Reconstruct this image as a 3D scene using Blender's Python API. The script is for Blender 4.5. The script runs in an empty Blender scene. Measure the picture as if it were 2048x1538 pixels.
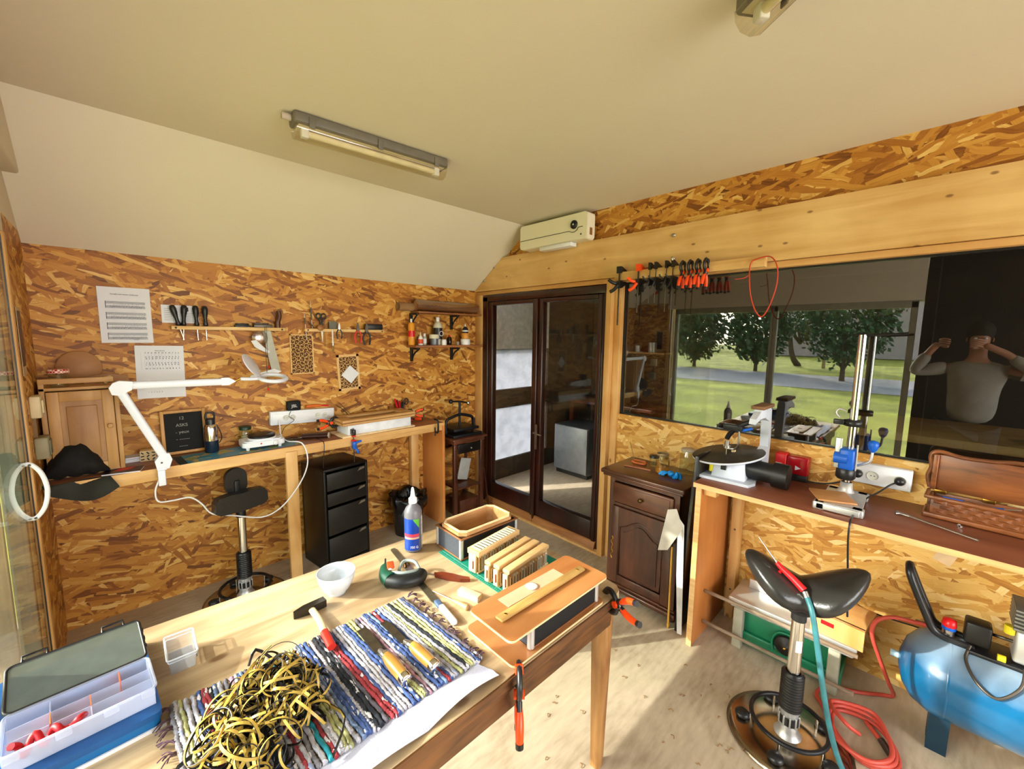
import bpy, bmesh, math, random
from mathutils import Vector, Matrix, Euler, noise
random.seed(7)
S = bpy.context.scene
C = S.collection
PI = math.pi
R_ = math.radians

# ------------------------------------------------------------------ camera, world, sun, exposure
cd = bpy.data.cameras.new('camera'); cam = bpy.data.objects.new('camera', cd); C.objects.link(cam)
cd.sensor_width = 36; cd.lens = 831/2048*36; cd.clip_start = 0.02; cd.clip_end = 400
right = Vector((0.72128865, -0.69251162, 0.01305165)); up = Vector((0.0712998, 0.09297964, 0.99311184)); fwd = right.cross(up)*-1
M = Matrix((right, up, -fwd)).transposed().to_4x4(); M.translation = Vector((0, 0, 1.65)); cam.matrix_world = M
S.camera = cam
w = bpy.data.worlds.new('world'); S.world = w; w.use_nodes = True
nt = w.node_tree; bg = nt.nodes['Background']
sky = nt.nodes.new('ShaderNodeTexSky'); sky.sky_type = 'NISHITA'; sky.sun_disc = False
sky.sun_elevation = R_(30); sky.sun_rotation = R_(-58); sky.air_density = 1.2; sky.dust_density = 2.5
hs = nt.nodes.new('ShaderNodeHueSaturation'); hs.inputs['Saturation'].default_value = 0.55
nt.links.new(sky.outputs[0], hs.inputs['Color']); nt.links.new(hs.outputs[0], bg.inputs[0]); bg.inputs[1].default_value = 1.25
sd = bpy.data.lights.new('sun', 'SUN'); sd.energy = 9; sd.angle = R_(0.6); sd.color = (1.0, 0.95, 0.88)
so = bpy.data.objects.new('sun', sd); C.objects.link(so)
sdir = Vector((0.85, -0.53, -0.455)); so.rotation_euler = sdir.to_track_quat('-Z', 'Y').to_euler(); so.location = (-4, 3, 6)
def area(name, loc, dirv, sx, sy, e, col=(1, 1, 1)):
    l = bpy.data.lights.new(name, 'AREA'); l.shape = 'RECTANGLE'; l.size = sx; l.size_y = sy; l.energy = e; l.color = col
    o = bpy.data.objects.new(name, l); C.objects.link(o); o.location = loc
    o.rotation_euler = Vector(dirv).to_track_quat('-Z', 'Z').to_euler(); return o
# added fill light behind an opening made up in the unseen rear wall
area('rear_fill_light', (0.9, -3.4, 1.45), (0, 1, 0.0), 3.0, 1.7, 150, (1, 0.96, 0.9))
S.view_settings.view_transform = 'Standard'; S.view_settings.look = 'None'; S.view_settings.gamma = 1
S.view_settings.use_curve_mapping = False; S.view_settings.exposure = 0.15

# ------------------------------------------------------------------ materials
MT = {}
def newmat(n):
    m = bpy.data.materials.new(n); m.use_nodes = True; MT[n] = m; return m, m.node_tree, m.node_tree.nodes['Principled BSDF']
def lin(c):
    if isinstance(c, str):
        v = [int(c[i:i+2], 16)/255 for i in (0, 2, 4)]
        c = [x/12.92 if x <= .04045 else ((x+.055)/1.055)**2.4 for x in v]
    return (*c, 1)
def mat(n, c, r=.5, metal=0, var=.12, sc=14, bump=0.0, bsc=60, spec=.5, coat=0, alpha=1, trans=0, ior=1.45):
    if n in MT: return MT[n]
    m, t, b = newmat(n); c = lin(c)
    b.inputs['Roughness'].default_value = r; b.inputs['Metallic'].default_value = metal; b.inputs['Specular IOR Level'].default_value = spec
    b.inputs['Coat Weight'].default_value = coat; b.inputs['Transmission Weight'].default_value = trans; b.inputs['IOR'].default_value = ior; b.inputs['Alpha'].default_value = alpha
    tc = t.nodes.new('ShaderNodeTexCoord')
    nz = t.nodes.new('ShaderNodeTexNoise'); nz.inputs['Scale'].default_value = sc; nz.inputs['Detail'].default_value = 4
    t.links.new(tc.outputs['Object'], nz.inputs['Vector'])
    cr = t.nodes.new('ShaderNodeValToRGB'); e = cr.color_ramp.elements
    e[0].position = .3; e[1].position = .7
    e[0].color = tuple(x*(1-var) for x in c[:3])+(1,); e[1].color = tuple(min(1, x*(1+var)) for x in c[:3])+(1,)
    t.links.new(nz.outputs[0], cr.inputs[0]); t.links.new(cr.outputs[0], b.inputs['Base Color'])
    if bump:
        n2 = t.nodes.new('ShaderNodeTexNoise'); n2.inputs['Scale'].default_value = bsc; n2.inputs['Detail'].default_value = 3
        t.links.new(tc.outputs['Object'], n2.inputs['Vector'])
        bp = t.nodes.new('ShaderNodeBump'); bp.inputs['Strength'].default_value = bump; bp.inputs['Distance'].default_value = .004
        t.links.new(n2.outputs[0], bp.inputs['Height']); t.links.new(bp.outputs[0], b.inputs['Normal'])
    return m
def wood(n, c1, c2, ax=0, sc=9, st=9, r=.45, knots=0, bump=.15, coat=0, c3=None, sharp=0):
    if n in MT: return MT[n]
    m, t, b = newmat(n); b.inputs['Roughness'].default_value = r; b.inputs['Coat Weight'].default_value = coat; b.inputs['Coat Roughness'].default_value = .25
    tc = t.nodes.new('ShaderNodeTexCoord'); mp = t.nodes.new('ShaderNodeMapping'); s = [sc*st]*3; s[ax] = sc; mp.inputs['Scale'].default_value = s
    t.links.new(tc.outputs['Object'], mp.inputs['Vector'])
    nz = t.nodes.new('ShaderNodeTexNoise'); nz.inputs['Scale'].default_value = 1; nz.inputs['Detail'].default_value = 5; nz.inputs['Distortion'].default_value = .8
    t.links.new(mp.outputs[0], nz.inputs['Vector'])
    n2 = t.nodes.new('ShaderNodeTexNoise'); n2.inputs['Scale'].default_value = 3.0; n2.inputs['Detail'].default_value = 3
    t.links.new(tc.outputs['Object'], n2.inputs['Vector'])
    ad = t.nodes.new('ShaderNodeMath'); ad.operation = 'MULTIPLY_ADD'; ad.inputs[1].default_value = .5
    t.links.new(n2.outputs[0], ad.inputs[0]); ml = t.nodes.new('ShaderNodeMath'); ml.operation = 'MULTIPLY'; ml.inputs[1].default_value = .5
    t.links.new(nz.outputs[0], ml.inputs[0]); t.links.new(ml.outputs[0], ad.inputs[2])
    cr = t.nodes.new('ShaderNodeValToRGB'); e = cr.color_ramp.elements; e[0].position = .36+sharp; e[1].position = .64-sharp
    e[0].color = lin(c1); e[1].color = lin(c2)
    t.links.new(ad.outputs[0], cr.inputs[0]); out = cr.outputs[0]
    if knots:
        vo = t.nodes.new('ShaderNodeTexVoronoi'); vo.inputs['Scale'].default_value = knots; vo.voronoi_dimensions = '2D'
        sx = t.nodes.new('ShaderNodeSeparateXYZ'); cx = t.nodes.new('ShaderNodeCombineXYZ'); t.links.new(tc.outputs['Object'], sx.inputs[0])
        t.links.new(sx.outputs[ax], cx.inputs[0]); t.links.new(sx.outputs[{0: 1, 1: 2, 2: 1}[ax]], cx.inputs[1])
        mk = t.nodes.new('ShaderNodeMapping'); mk.inputs['Scale'].default_value = (.7, 1.3, 1)
        t.links.new(cx.outputs[0], mk.inputs['Vector']); t.links.new(mk.outputs[0], vo.inputs['Vector'])
        k = t.nodes.new('ShaderNodeMapRange'); k.inputs[1].default_value = .022; k.inputs[2].default_value = .045; k.inputs[3].default_value = .75; k.inputs[4].default_value = 0
        t.links.new(vo.outputs['Distance'], k.inputs[0])
        mx = t.nodes.new('ShaderNodeMix'); mx.data_type = 'RGBA'; mx.inputs['B'].default_value = lin(c3 or '6b3a14')
        t.links.new(k.outputs[0], mx.inputs['Factor']); t.links.new(out, mx.inputs['A']); out = mx.outputs['Result']
    t.links.new(out, b.inputs['Base Color'])
    bp = t.nodes.new('ShaderNodeBump'); bp.inputs['Strength'].default_value = bump; bp.inputs['Distance'].default_value = .002
    t.links.new(nz.outputs[0], bp.inputs['Height']); t.links.new(bp.outputs[0], b.inputs['Normal'])
    return m
def osb(n, ua, pal=('4c280d', '8f541c', 'b4762c', 'cb9340', 'e8c47c')):
    """strand board: stacked layers of long thin cells, each layer turned, each cell its own tone"""
    m, t, b = newmat(n); b.inputs['Roughness'].default_value = .5; b.inputs['Specular IOR Level'].default_value = .35
    N, L = t.nodes.new, t.links.new
    tc = N('ShaderNodeTexCoord'); sp = N('ShaderNodeSeparateXYZ'); L(tc.outputs['Object'], sp.inputs[0])
    cb = N('ShaderNodeCombineXYZ'); L(sp.outputs[ua], cb.inputs[0]); L(sp.outputs[2], cb.inputs[1])
    wn = N('ShaderNodeTexNoise'); wn.inputs['Scale'].default_value = 7; wn.inputs['Detail'].default_value = 2; L(cb.outputs[0], wn.inputs['Vector'])
    ws = N('ShaderNodeVectorMath'); ws.operation = 'MULTIPLY_ADD'; ws.inputs[1].default_value = (.04, .04, 0); L(wn.outputs['Color'], ws.inputs[0]); L(cb.outputs[0], ws.inputs[2])
    col = None; hgt = None
    for i, (ang, su, sv, th) in enumerate([(4, 7, 30, 0), (-28, 8, 34, .52), (34, 8, 38, .55), (10, 6, 30, .5), (66, 9, 40, .74), (-9, 6, 32, .52), (-58, 8, 40, .74), (19, 5.5, 34, .62), (-17, 7, 46, .66)]):
        mp = N('ShaderNodeMapping'); mp.vector_type = 'TEXTURE'; mp.inputs['Rotation'].default_value = (0, 0, R_(ang)); mp.inputs['Location'].default_value = (i*.37, i*.71, 0)
        L(ws.outputs[0], mp.inputs[0])
        ms = N('ShaderNodeVectorMath'); ms.operation = 'MULTIPLY'; ms.inputs[1].default_value = (su, sv, 1); L(mp.outputs[0], ms.inputs[0])
        vo = N('ShaderNodeTexVoronoi'); vo.voronoi_dimensions = '2D'; vo.distance = 'CHEBYCHEV'; vo.inputs['Scale'].default_value = 1; L(ms.outputs[0], vo.inputs['Vector'])
        sc = N('ShaderNodeSeparateColor'); L(vo.outputs['Color'], sc.inputs[0])
        g = N('ShaderNodeVectorMath'); g.operation = 'MULTIPLY'; g.inputs[1].default_value = (2.2, 6.5, 1); L(ms.outputs[0], g.inputs[0])
        gn = N('ShaderNodeTexNoise'); gn.noise_dimensions = '2D'; gn.inputs['Scale'].default_value = 1; gn.inputs['Detail'].default_value = 2; L(g.outputs[0], gn.inputs['Vector'])
        ad = N('ShaderNodeMath'); ad.operation = 'MULTIPLY_ADD'; ad.inputs[1].default_value = .35; L(gn.outputs[0], ad.inputs[0]); L(sc.outputs[1], ad.inputs[2])
        cr = N('ShaderNodeValToRGB'); e = cr.color_ramp.elements
        for p, c in zip((.12, .3, .62, .95, 1.2), pal):
            if p == .12: e[0].position = .05; e[0].color = lin(c)
            elif p == 1.2: e[-1].position = 1; e[-1].color = lin(c)
            else: x = e.new(min(.98, p*.82)); x.color = lin(c)
        sb = N('ShaderNodeMath'); sb.operation = 'MULTIPLY'; sb.inputs[1].default_value = .78; L(ad.outputs[0], sb.inputs[0]); L(sb.outputs[0], cr.inputs[0])
        if col is None: col = cr.outputs[0]; hgt = sc.outputs[1]; continue
        mk = N('ShaderNodeMapRange'); mk.inputs[1].default_value = th; mk.inputs[2].default_value = th+.02; L(sc.outputs[0], mk.inputs[0])
        ed = N('ShaderNodeMapRange'); ed.inputs[1].default_value = .50; ed.inputs[2].default_value = .53; ed.inputs[3].default_value = 1; ed.inputs[4].default_value = 0; L(vo.outputs['Distance'], ed.inputs[0])
        mm = N('ShaderNodeMath'); mm.operation = 'MULTIPLY'; L(mk.outputs[0], mm.inputs[0]); L(ed.outputs[0], mm.inputs[1])
        mx = N('ShaderNodeMix'); mx.data_type = 'RGBA'; L(mm.outputs[0], mx.inputs['Factor']); L(col, mx.inputs['A']); L(cr.outputs[0], mx.inputs['B']); col = mx.outputs['Result']
        hb = N('ShaderNodeMath'); hb.operation = 'ADD'; hb.inputs[1].default_value = .25*i; L(sc.outputs[1], hb.inputs[0])
        mh = N('ShaderNodeMix'); L(mm.outputs[0], mh.inputs[0]); L(hgt, mh.inputs[2]); L(hb.outputs[0], mh.inputs[3]); hgt = mh.outputs[0]
    L(col, b.inputs['Base Color'])
    bp = N('ShaderNodeBump'); bp.inputs['Strength'].default_value = .35; bp.inputs['Distance'].default_value = .0015; L(hgt, bp.inputs['Height']); L(bp.outputs[0], b.inputs['Normal'])
    return m
def glass(n, fac=.12, tint=(.9, .93, .9), ior=1.5, rough=0.0, frost=False):
    m = bpy.data.materials.new(n); m.use_nodes = True; MT[n] = m; t = m.node_tree; t.nodes.clear(); N = t.nodes.new; L = t.links.new
    o = N('ShaderNodeOutputMaterial'); tr = N('ShaderNodeBsdfTransparent'); tr.inputs[0].default_value = (*tint, 1)
    if frost:
        tr = N('ShaderNodeBsdfTranslucent'); tc = N('ShaderNodeTexCoord'); nz = N('ShaderNodeTexNoise'); nz.inputs['Scale'].default_value = 9; nz.inputs['Detail'].default_value = 8; L(tc.outputs['Object'], nz.inputs[0])
        cr = N('ShaderNodeValToRGB'); e = cr.color_ramp.elements; e[0].position = .35; e[0].color = (*[c_*.78 for c_ in tint], 1); e[1].position = .6; e[1].color = (*tint, 1); L(nz.outputs[0], cr.inputs[0]); L(cr.outputs[0], tr.inputs[0])
    gl = N('ShaderNodeBsdfGlossy'); gl.inputs['Roughness'].default_value = rough
    lw = N('ShaderNodeLayerWeight'); lw.inputs[0].default_value = .5; pw = N('ShaderNodeMath'); pw.operation = 'POWER'; pw.inputs[1].default_value = 5; L(lw.outputs['Facing'], pw.inputs[0])
    f0 = ((ior-1)/(ior+1))**2+fac; ad = N('ShaderNodeMath'); ad.operation = 'MULTIPLY_ADD'; ad.use_clamp = True; ad.inputs[1].default_value = 1-f0; ad.inputs[2].default_value = f0; L(pw.outputs[0], ad.inputs[0])
    mx = N('ShaderNodeMixShader'); L(ad.outputs[0], mx.inputs[0]); L(tr.outputs[0], mx.inputs[1]); L(gl.outputs[0], mx.inputs[2]); L(mx.outputs[0], o.inputs[0])
    return m
OSBX = osb('strand_board_back', 0); OSBY = osb('strand_board_side', 1); OSBLIT = osb('strand_board_lit', 1, ('8a5420', 'bb8238', 'd2a050', 'e0b66c', 'f2d8a0'))  # last one paler: mostly daylight on the lower right wall, put into its colour
WHITE = mat('painted_ceiling', 'dad0bb', .9, var=.02, sc=1.2, bump=.05, bsc=30)
PINE = wood('pine', 'c2914f', 'e2bb7e', 1, 1.3, 12, .5, knots=4.2)
PINEZ = wood('pine_upright', 'c08a48', 'e0b475', 2, 1.6, 9, .5, knots=3)
PINEX = wood('pine_long', 'c08a48', 'e0b475', 0, 1.6, 9, .5)
PLY = wood('plywood_face', 'c88a48', 'e2b57a', 2, 1.5, 7, .4, coat=.1)
PLYO = wood('plywood_orange', 'b5682a', 'd08848', 2, 1.5, 6, .4, coat=.1)
TOPW = wood('phenolic_ply_top', '6d3a24', '8d523a', 1, 2, 8, .42)
TOPX = wood('phenolic_ply_top_long', '7d4a30', 'a0684a', 0, 2, 8, .42)
TABLEW = wood('worn_table_wood', '8b7050', 'd3ba95', 0, 1.7, 10, .42, sharp=.015, bump=.3, knots=2.4, c3='6b4524')
TABLEE = wood('worn_table_edge', '2c1709', '7a4c22', 0, 5, 7, .5, bump=.6)
LEGW = wood('leg_wood', '7a4a22', 'b98a50', 2, 3, 9, .45)
DARKW = wood('dark_walnut', '2f140b', '5a2d1a', 2, 3, 7, .3, coat=.3)
DARKWX = wood('dark_walnut_long', '36180e', '63341f', 1, 3, 7, .3, coat=.3)
MAHO = wood('dark_door_wood', '1c0906', '3d150c', 2, 3, 6, .3, coat=.3)
BLACKP = mat('black_plastic', (.012, .012, .013), .35, var=.1)
BLACKM = mat('black_metal', (.012, .012, .014), .4, 0.3, var=.1)
BLACKL = mat('black_vinyl', (.018, .017, .016), .28, bump=.15, bsc=120)
CHROME = mat('chrome', (.75, .74, .72), .12, 1, var=.03)
STEEL = mat('steel', (.45, .43, .40), .32, 1, var=.1)
DSTEEL = mat('dark_steel', (.10, .085, .07), .4, .8, var=.25)
ALU = mat('aluminium', (.62, .62, .62), .4, .7, var=.06)
WHITEP = mat('white_plastic', 'e4e4ea', .35, var=.02)
WHITEE = mat('white_enamel', 'e8eaf2', .2, var=.02, coat=.3)
ORANGE = mat('orange_plastic', 'ee4a12', .35, var=.05)
REDP = mat('red_plastic', 'd0161c', .35, var=.05)
BLUEP = mat('blue_plastic', '0d58c0', .35, var=.08)
PAPER = mat('paper', 'dcdde6', .8, var=.02)
INK = mat('ink', (.03, .03, .035), .8)
CORK = wood('cork_board', '9a7448', 'b8925e', 0, 8, 3, .6)
CREAM = mat('pale_wood', 'e0c294', .55, var=.12, sc=30)
BRASS = mat('brass', 'b98a3a', .3, 1)
CLEAR = glass('clear_plastic', .05, (.97, .98, 1), 1.4, .05)
MILKY = mat('milky_plastic', 'cfd6ee', .3, var=.03, alpha=.33)
GLASSJ = glass('jar_glass', .03, (.88, .92, .86), 1.45)

# ------------------------------------------------------------------ geometry helpers
def cr_path(pts, k=6, closed=False):
    P = [Vector(p) for p in pts]; n = len(P); out = []
    rng = range(n if closed else n-1)
    for i in rng:
        if closed: a, b, c, d = P[(i-1) % n], P[i], P[(i+1) % n], P[(i+2) % n]
        else: a, b, c, d = P[max(i-1, 0)], P[i], P[i+1], P[min(i+2, n-1)]
        for j in range(k):
            t = j/k
            out.append(.5*((2*b)+(c-a)*t+(2*a-5*b+4*c-d)*t*t+(3*b-a-3*c+d)*t*t*t))
    if not closed: out.append(P[-1])
    return out
class G:
    def __init__(s): s.v = []; s.f = []; s.sm = []; s.mi = []; s.M = Matrix()
    def add(s, vs, fs, smooth=False, mi=0):
        o = len(s.v); s.v += [tuple(s.M @ Vector(v)) for v in vs]
        for f in fs: s.f.append([o+i for i in f]); s.sm.append(smooth); s.mi.append(mi)
        return s
    def box(s, a, b, bev=0, rot=None, mi=0):
        """box between corners a and b, edges bevelled; rot=(x,y,z) degrees about its centre"""
        a = Vector(a); b = Vector(b); c = (a+b)/2; h = (b-a)/2; h = Vector((abs(h.x), abs(h.y), abs(h.z)))
        Rm = Euler([R_(r) for r in rot]).to_matrix() if rot else Matrix.Identity(3)
        bev = min(bev, h.x*.9, h.y*.9, h.z*.9)
        if bev <= 0:
            vs = [c+Rm@Vector((x*h.x, y*h.y, z*h.z)) for z in (-1, 1) for y in (-1, 1) for x in (-1, 1)]
            return s.add(vs, [(0, 2, 3, 1), (4, 5, 7, 6), (0, 1, 5, 4), (2, 6, 7, 3), (0, 4, 6, 2), (1, 3, 7, 5)], False, mi)
        bm = bmesh.new(); bmesh.ops.create_cube(bm, size=2)
        for v in bm.verts: v.co = Vector((v.co.x*h.x, v.co.y*h.y, v.co.z*h.z))
        bmesh.ops.bevel(bm, geom=list(bm.edges), offset=bev, segments=2, profile=.5, affect='EDGES')
        bm.verts.index_update(); vs = [c+Rm@v.co for v in bm.verts]; fs = [[v.index for v in f.verts] for f in bm.faces]; bm.free()
        return s.add(vs, fs, True, mi)
    def cyl(s, p0, p1, r, r2=None, n=16, mi=0, cap=True):
        p0 = Vector(p0); p1 = Vector(p1); r2 = r if r2 is None else r2
        q = (p1-p0).to_track_quat('Z', 'Y'); L = (p1-p0).length; vs = []
        for z, rr in ((0, r), (L, r2)):
            for i in range(n): a = 2*PI*i/n; vs.append(p0+q@Vector((rr*math.cos(a), rr*math.sin(a), z)))
        s.add(vs, [(i, (i+1) % n, n+(i+1) % n, n+i) for i in range(n)], True, mi)
        if cap: s.add(vs, [list(range(n))[::-1], list(range(n, 2*n))], False, mi)
        return s
    def lathe(s, prof, o=(0, 0, 0), d=(0, 0, 1), n=24, mi=0, closed=False):
        """profile [(radius, height)] turned about axis d at o"""
        q = Vector(d).to_track_quat('Z', 'Y'); o = Vector(o); vs = []
        for r, z in prof:
            for i in range(n): a = 2*PI*i/n; vs.append(o+q@Vector((r*math.cos(a), r*math.sin(a), z)))
        k = len(prof); fs = []
        for j in range(k-1+(1 if closed else 0)):
            j2 = (j+1) % k
            for i in range(n): fs.append((j*n+i, j*n+(i+1) % n, j2*n+(i+1) % n, j2*n+i))
        return s.add(vs, fs, True, mi)
    def tube(s, pts, r, n=8, k=5, closed=False, mi=0, rf=None, flat=1):
        P = cr_path(pts, k, closed) if k > 1 else [Vector(p) for p in pts]
        m = len(P); vs = []; up = None
        for i, p in enumerate(P):
            t = (P[(i+1) % m]-P[i-1]) if closed else (P[min(i+1, m-1)]-P[max(i-1, 0)])
            if t.length < 1e-9: t = Vector((0, 0, 1))
            t.normalize()
            if up is None: up = Vector((0, 0, 1)) if abs(t.z) < .9 else Vector((1, 0, 0))
            b = t.cross(up)
            if b.length < 1e-6: b = t.orthogonal()
            b.normalize(); up = b.cross(t).normalized()
            rr = r*(rf(i/(m-1)) if rf else 1)
            for j in range(n): a = 2*PI*j/n; vs.append(p+b*math.cos(a)*rr+up*math.sin(a)*rr*flat)
        fs = []
        for i in range(m if closed else m-1):
            for j in range(n): fs.append((i*n+j, i*n+(j+1) % n, ((i+1) % m)*n+(j+1) % n, ((i+1) % m)*n+j))
        s.add(vs, fs, True, mi)
        if not closed: s.add(vs[:n], [list(range(n))[::-1]], False, mi); s.add(vs[-n:], [list(range(n))], False, mi)
        return s
    def prism(s, poly, z0, z1, pl='xy', mi=0, smooth=False):
        """extrude a 2-D outline; pl names the plane of the outline"""
        f = {'xy': lambda u, v, w: (u, v, w), 'xz': lambda u, v, w: (u, w, v), 'yz': lambda u, v, w: (w, u, v)}[pl]
        n = len(poly); vs = [f(u, v, z0) for u, v in poly]+[f(u, v, z1) for u, v in poly]
        s.add(vs, [list(range(n))[::-1], list(range(n, 2*n))], False, mi)
        return s.add(vs, [(i, (i+1) % n, n+(i+1) % n, n+i) for i in range(n)], smooth, mi)
    def ball(s, c, r, sc=(1, 1, 1), n=14, mi=0, rot=None):
        Rm = Euler([R_(x) for x in rot]).to_matrix() if rot else Matrix.Identity(3); vs = []; m = max(4, n//2)
        for j in range(m+1):
            a = PI*j/m
            for i in range(n): b = 2*PI*i/n; vs.append(Vector(c)+Rm@Vector((r*sc[0]*math.sin(a)*math.cos(b), r*sc[1]*math.sin(a)*math.sin(b), r*sc[2]*math.cos(a))))
        return s.add(vs, [(j*n+i, (j+1)*n+i, (j+1)*n+(i+1) % n, j*n+(i+1) % n) for j in range(m) for i in range(n)], True, mi)
    def mesh(s, name):
        me = bpy.data.meshes.new(name); me.from_pydata(s.v, [], s.f); me.polygons.foreach_set('use_smooth', s.sm); me.polygons.foreach_set('material_index', s.mi); me.update()
        bm = bmesh.new(); bm.from_mesh(me); bmesh.ops.recalc_face_normals(bm, faces=bm.faces); bm.to_mesh(me); bm.free()
        return me
def loft(g, rings, mi=0, caps=True):
    n = len(rings[0]); vs = [v for r in rings for v in r]
    g.add(vs, [(j*n+i, j*n+(i+1) % n, (j+1)*n+(i+1) % n, (j+1)*n+i) for j in range(len(rings)-1) for i in range(n)], True, mi)
    if caps: g.add(rings[0], [list(range(n))[::-1]], False, mi); g.add(rings[-1], [list(range(n))], False, mi)
    return g
def rrect(x0, y0, x1, y1, r, n=4):
    out = []
    for cx, cy, a0 in ((x1-r, y1-r, 0), (x0+r, y1-r, 90), (x0+r, y0+r, 180), (x1-r, y0+r, 270)):
        for i in range(n+1): a = R_(a0+90*i/n); out.append((cx+r*math.cos(a), cy+r*math.sin(a)))
    return out
def obj(name, g, m, parent=None, label=None, kind=None):
    me = g.mesh(name) if isinstance(g, G) else g
    for x in (m if isinstance(m, (list, tuple)) else [m]): me.materials.append(x)
    o = bpy.data.objects.new(name, me); C.objects.link(o)
    if parent: o.parent = parent
    if label: o['label'] = label
    if kind: o['kind'] = kind
    return o
def thing(name, label, cat, loc=(0, 0, 0), rz=0, group=None):
    o = bpy.data.objects.new(name, None); C.objects.link(o); o.empty_display_size = .05
    o.location = loc; o.rotation_euler = (0, 0, R_(rz)); o['label'] = label; o['category'] = cat
    if group: o['group'] = group
    return o
def solo(name, g, m, label, cat, loc=(0, 0, 0), rz=0, group=None, kind=None, rot=None):
    o = obj(name, g, m); o.location = loc; o.rotation_euler = (0, 0, R_(rz)) if rot is None else [R_(a) for a in rot]; o['label'] = label; o['category'] = cat
    if group: o['group'] = group
    if kind: o['kind'] = kind
    return o
def dup(root, loc, rz, label, group=None, rot=None):
    r = root.copy(); C.objects.link(r); r.location = loc; r.rotation_euler = (0, 0, R_(rz)) if rot is None else [R_(a) for a in rot]; r['label'] = label
    if group: r['group'] = group
    for ch in list(root.children):
        c = ch.copy(); C.objects.link(c); c.parent = r
        for gch in ch.children: d = gch.copy(); C.objects.link(d); d.parent = c
    return r
def struct(name, g, m, parent=None):
    o = obj(name, g, m, parent)
    if not parent: o['kind'] = 'structure'
    return o
def sroot(name):
    o = bpy.data.objects.new(name, None); C.objects.link(o); o['kind'] = 'structure'; return o
def text(body, size, m, parent, loc, rot, name='lettering', ext=.0006, align='CENTER'):
    c = bpy.data.curves.new(name, 'FONT'); c.body = body; c.size = size; c.extrude = ext; c.align_x = align; c.align_y = 'CENTER'
    t = bpy.data.objects.new('tmp', c); me = bpy.data.meshes.new_from_object(t); bpy.data.objects.remove(t)
    me.transform(Matrix.Translation(loc) @ Euler([R_(a) for a in rot]).to_matrix().to_4x4())
    return obj(name, me, m, parent)

# ------------------------------------------------------------------ the room
XB, YA, XL = 2.61, 3.21, -.285
CONC = mat('concrete_floor', 'b8a68c', .75, var=.22, sc=3.5, bump=.25, bsc=25)
def floormat():
    m, t, b = newmat('screed'); N = t.nodes.new; L = t.links.new; tc = N('ShaderNodeTexCoord')
    n1 = N('ShaderNodeTexNoise'); n1.inputs['Scale'].default_value = 2.2; n1.inputs['Detail'].default_value = 9; n1.inputs['Roughness'].default_value = .65; n1.inputs['Distortion'].default_value = .6
    mp = N('ShaderNodeMapping'); mp.inputs['Scale'].default_value = (10, 45, 1); mp.inputs['Rotation'].default_value = (0, 0, .5)
    n2 = N('ShaderNodeTexNoise'); n2.inputs['Scale'].default_value = 1; n2.inputs['Detail'].default_value = 4
    L(tc.outputs['Object'], n1.inputs['Vector']); L(tc.outputs['Object'], mp.inputs[0]); L(mp.outputs[0], n2.inputs['Vector'])
    mx = N('ShaderNodeMix'); mx.inputs[0].default_value = .35; L(n1.outputs[0], mx.inputs[2]); L(n2.outputs[0], mx.inputs[3])
    cr = N('ShaderNodeValToRGB'); e = cr.color_ramp.elements; e[0].position = .3; e[0].color = lin('8f7c64'); e[1].position = .66; e[1].color = lin('c4b49c')
    x = e.new(.48); x.color = lin('b0a089')
    L(mx.outputs[0], cr.inputs[0]); L(cr.outputs[0], b.inputs['Base Color']); b.inputs['Roughness'].default_value = .7
    bp = N('ShaderNodeBump'); bp.inputs['Strength'].default_value = .4; bp.inputs['Distance'].default_value = .003; L(mx.outputs[0], bp.inputs['Height']); L(bp.outputs[0], b.inputs['Normal'])
    return m
SCREED = floormat()
struct('floor', G().box((-1.2, -3.0, -.12), (6.6, 3.5, 0)), SCREED)
# ceiling: flat part and the slope that drops to the back wall
c = sroot('ceiling')
struct('flat_panel', G().box((-1.2, -3.0, 2.56), (2.9, 2.517, 2.68)), WHITE, c)
struct('sloped_panel', G().prism([(2.517, 2.56), (3.27, 2.033), (3.27, 2.2), (2.517, 2.72)], -.6, 2.9, 'yz'), WHITE, c)
# back wall of strand boards
wb = sroot('wall_back')
for a, b_ in ((-.4, 1.2245), (1.225, 2.61)):
    obj('panel', G().box((a, YA, 0), (b_, YA+.06, 2.11)), OSBX, wb)
# right wall: boards under the window, boards over the beam
wr = sroot('wall_right')
for a, b_ in ((-3.0, -1.6), (-1.5995, .35), (.3505, 1.60)): obj('panel', G().box((XB, a, 0), (XB+.07, b_, 1.10)), OSBLIT, wr)
for a, b_ in ((-3.0, -.2), (-.1995, .96), (.9605, 2.2)): obj('panel', G().box((XB, a, 2.34), (XB+.07, b_, 2.56)), OSBY, wr)
obj('panel', G().prism([(2.2005, 2.34), (2.83, 2.34), (2.517, 2.56), (2.2005, 2.56)], XB, XB+.07, 'yz'), OSBY, wr)
struct('trim_1', G().prism([(-3.0, 2.065), (3.21, 2.065), (3.21, 2.07), (2.82, 2.345), (-3.0, 2.345)], XB-.035, XB+.06, 'yz'), PINE)
struct('trim_2', G().box((XB-.02, -3.0, 2.03), (XB+.05, 3.21, 2.063), .003), wood('pine_lip', 'c68f4f', 'dcae70', 1, 2, 9, .5))
struct('trim_3', G().box((XB-.06, 1.655, 0), (XB+.03, 1.70, 2.03), .003).box((XB-.02, 1.60, 0), (XB+.05, 1.654, 2.03), .002), PINEZ)
struct('trim_4', G().box((XB-.03, 3.105, 0), (XB+.05, 3.21, 2.03), .003), PINEZ)
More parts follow.
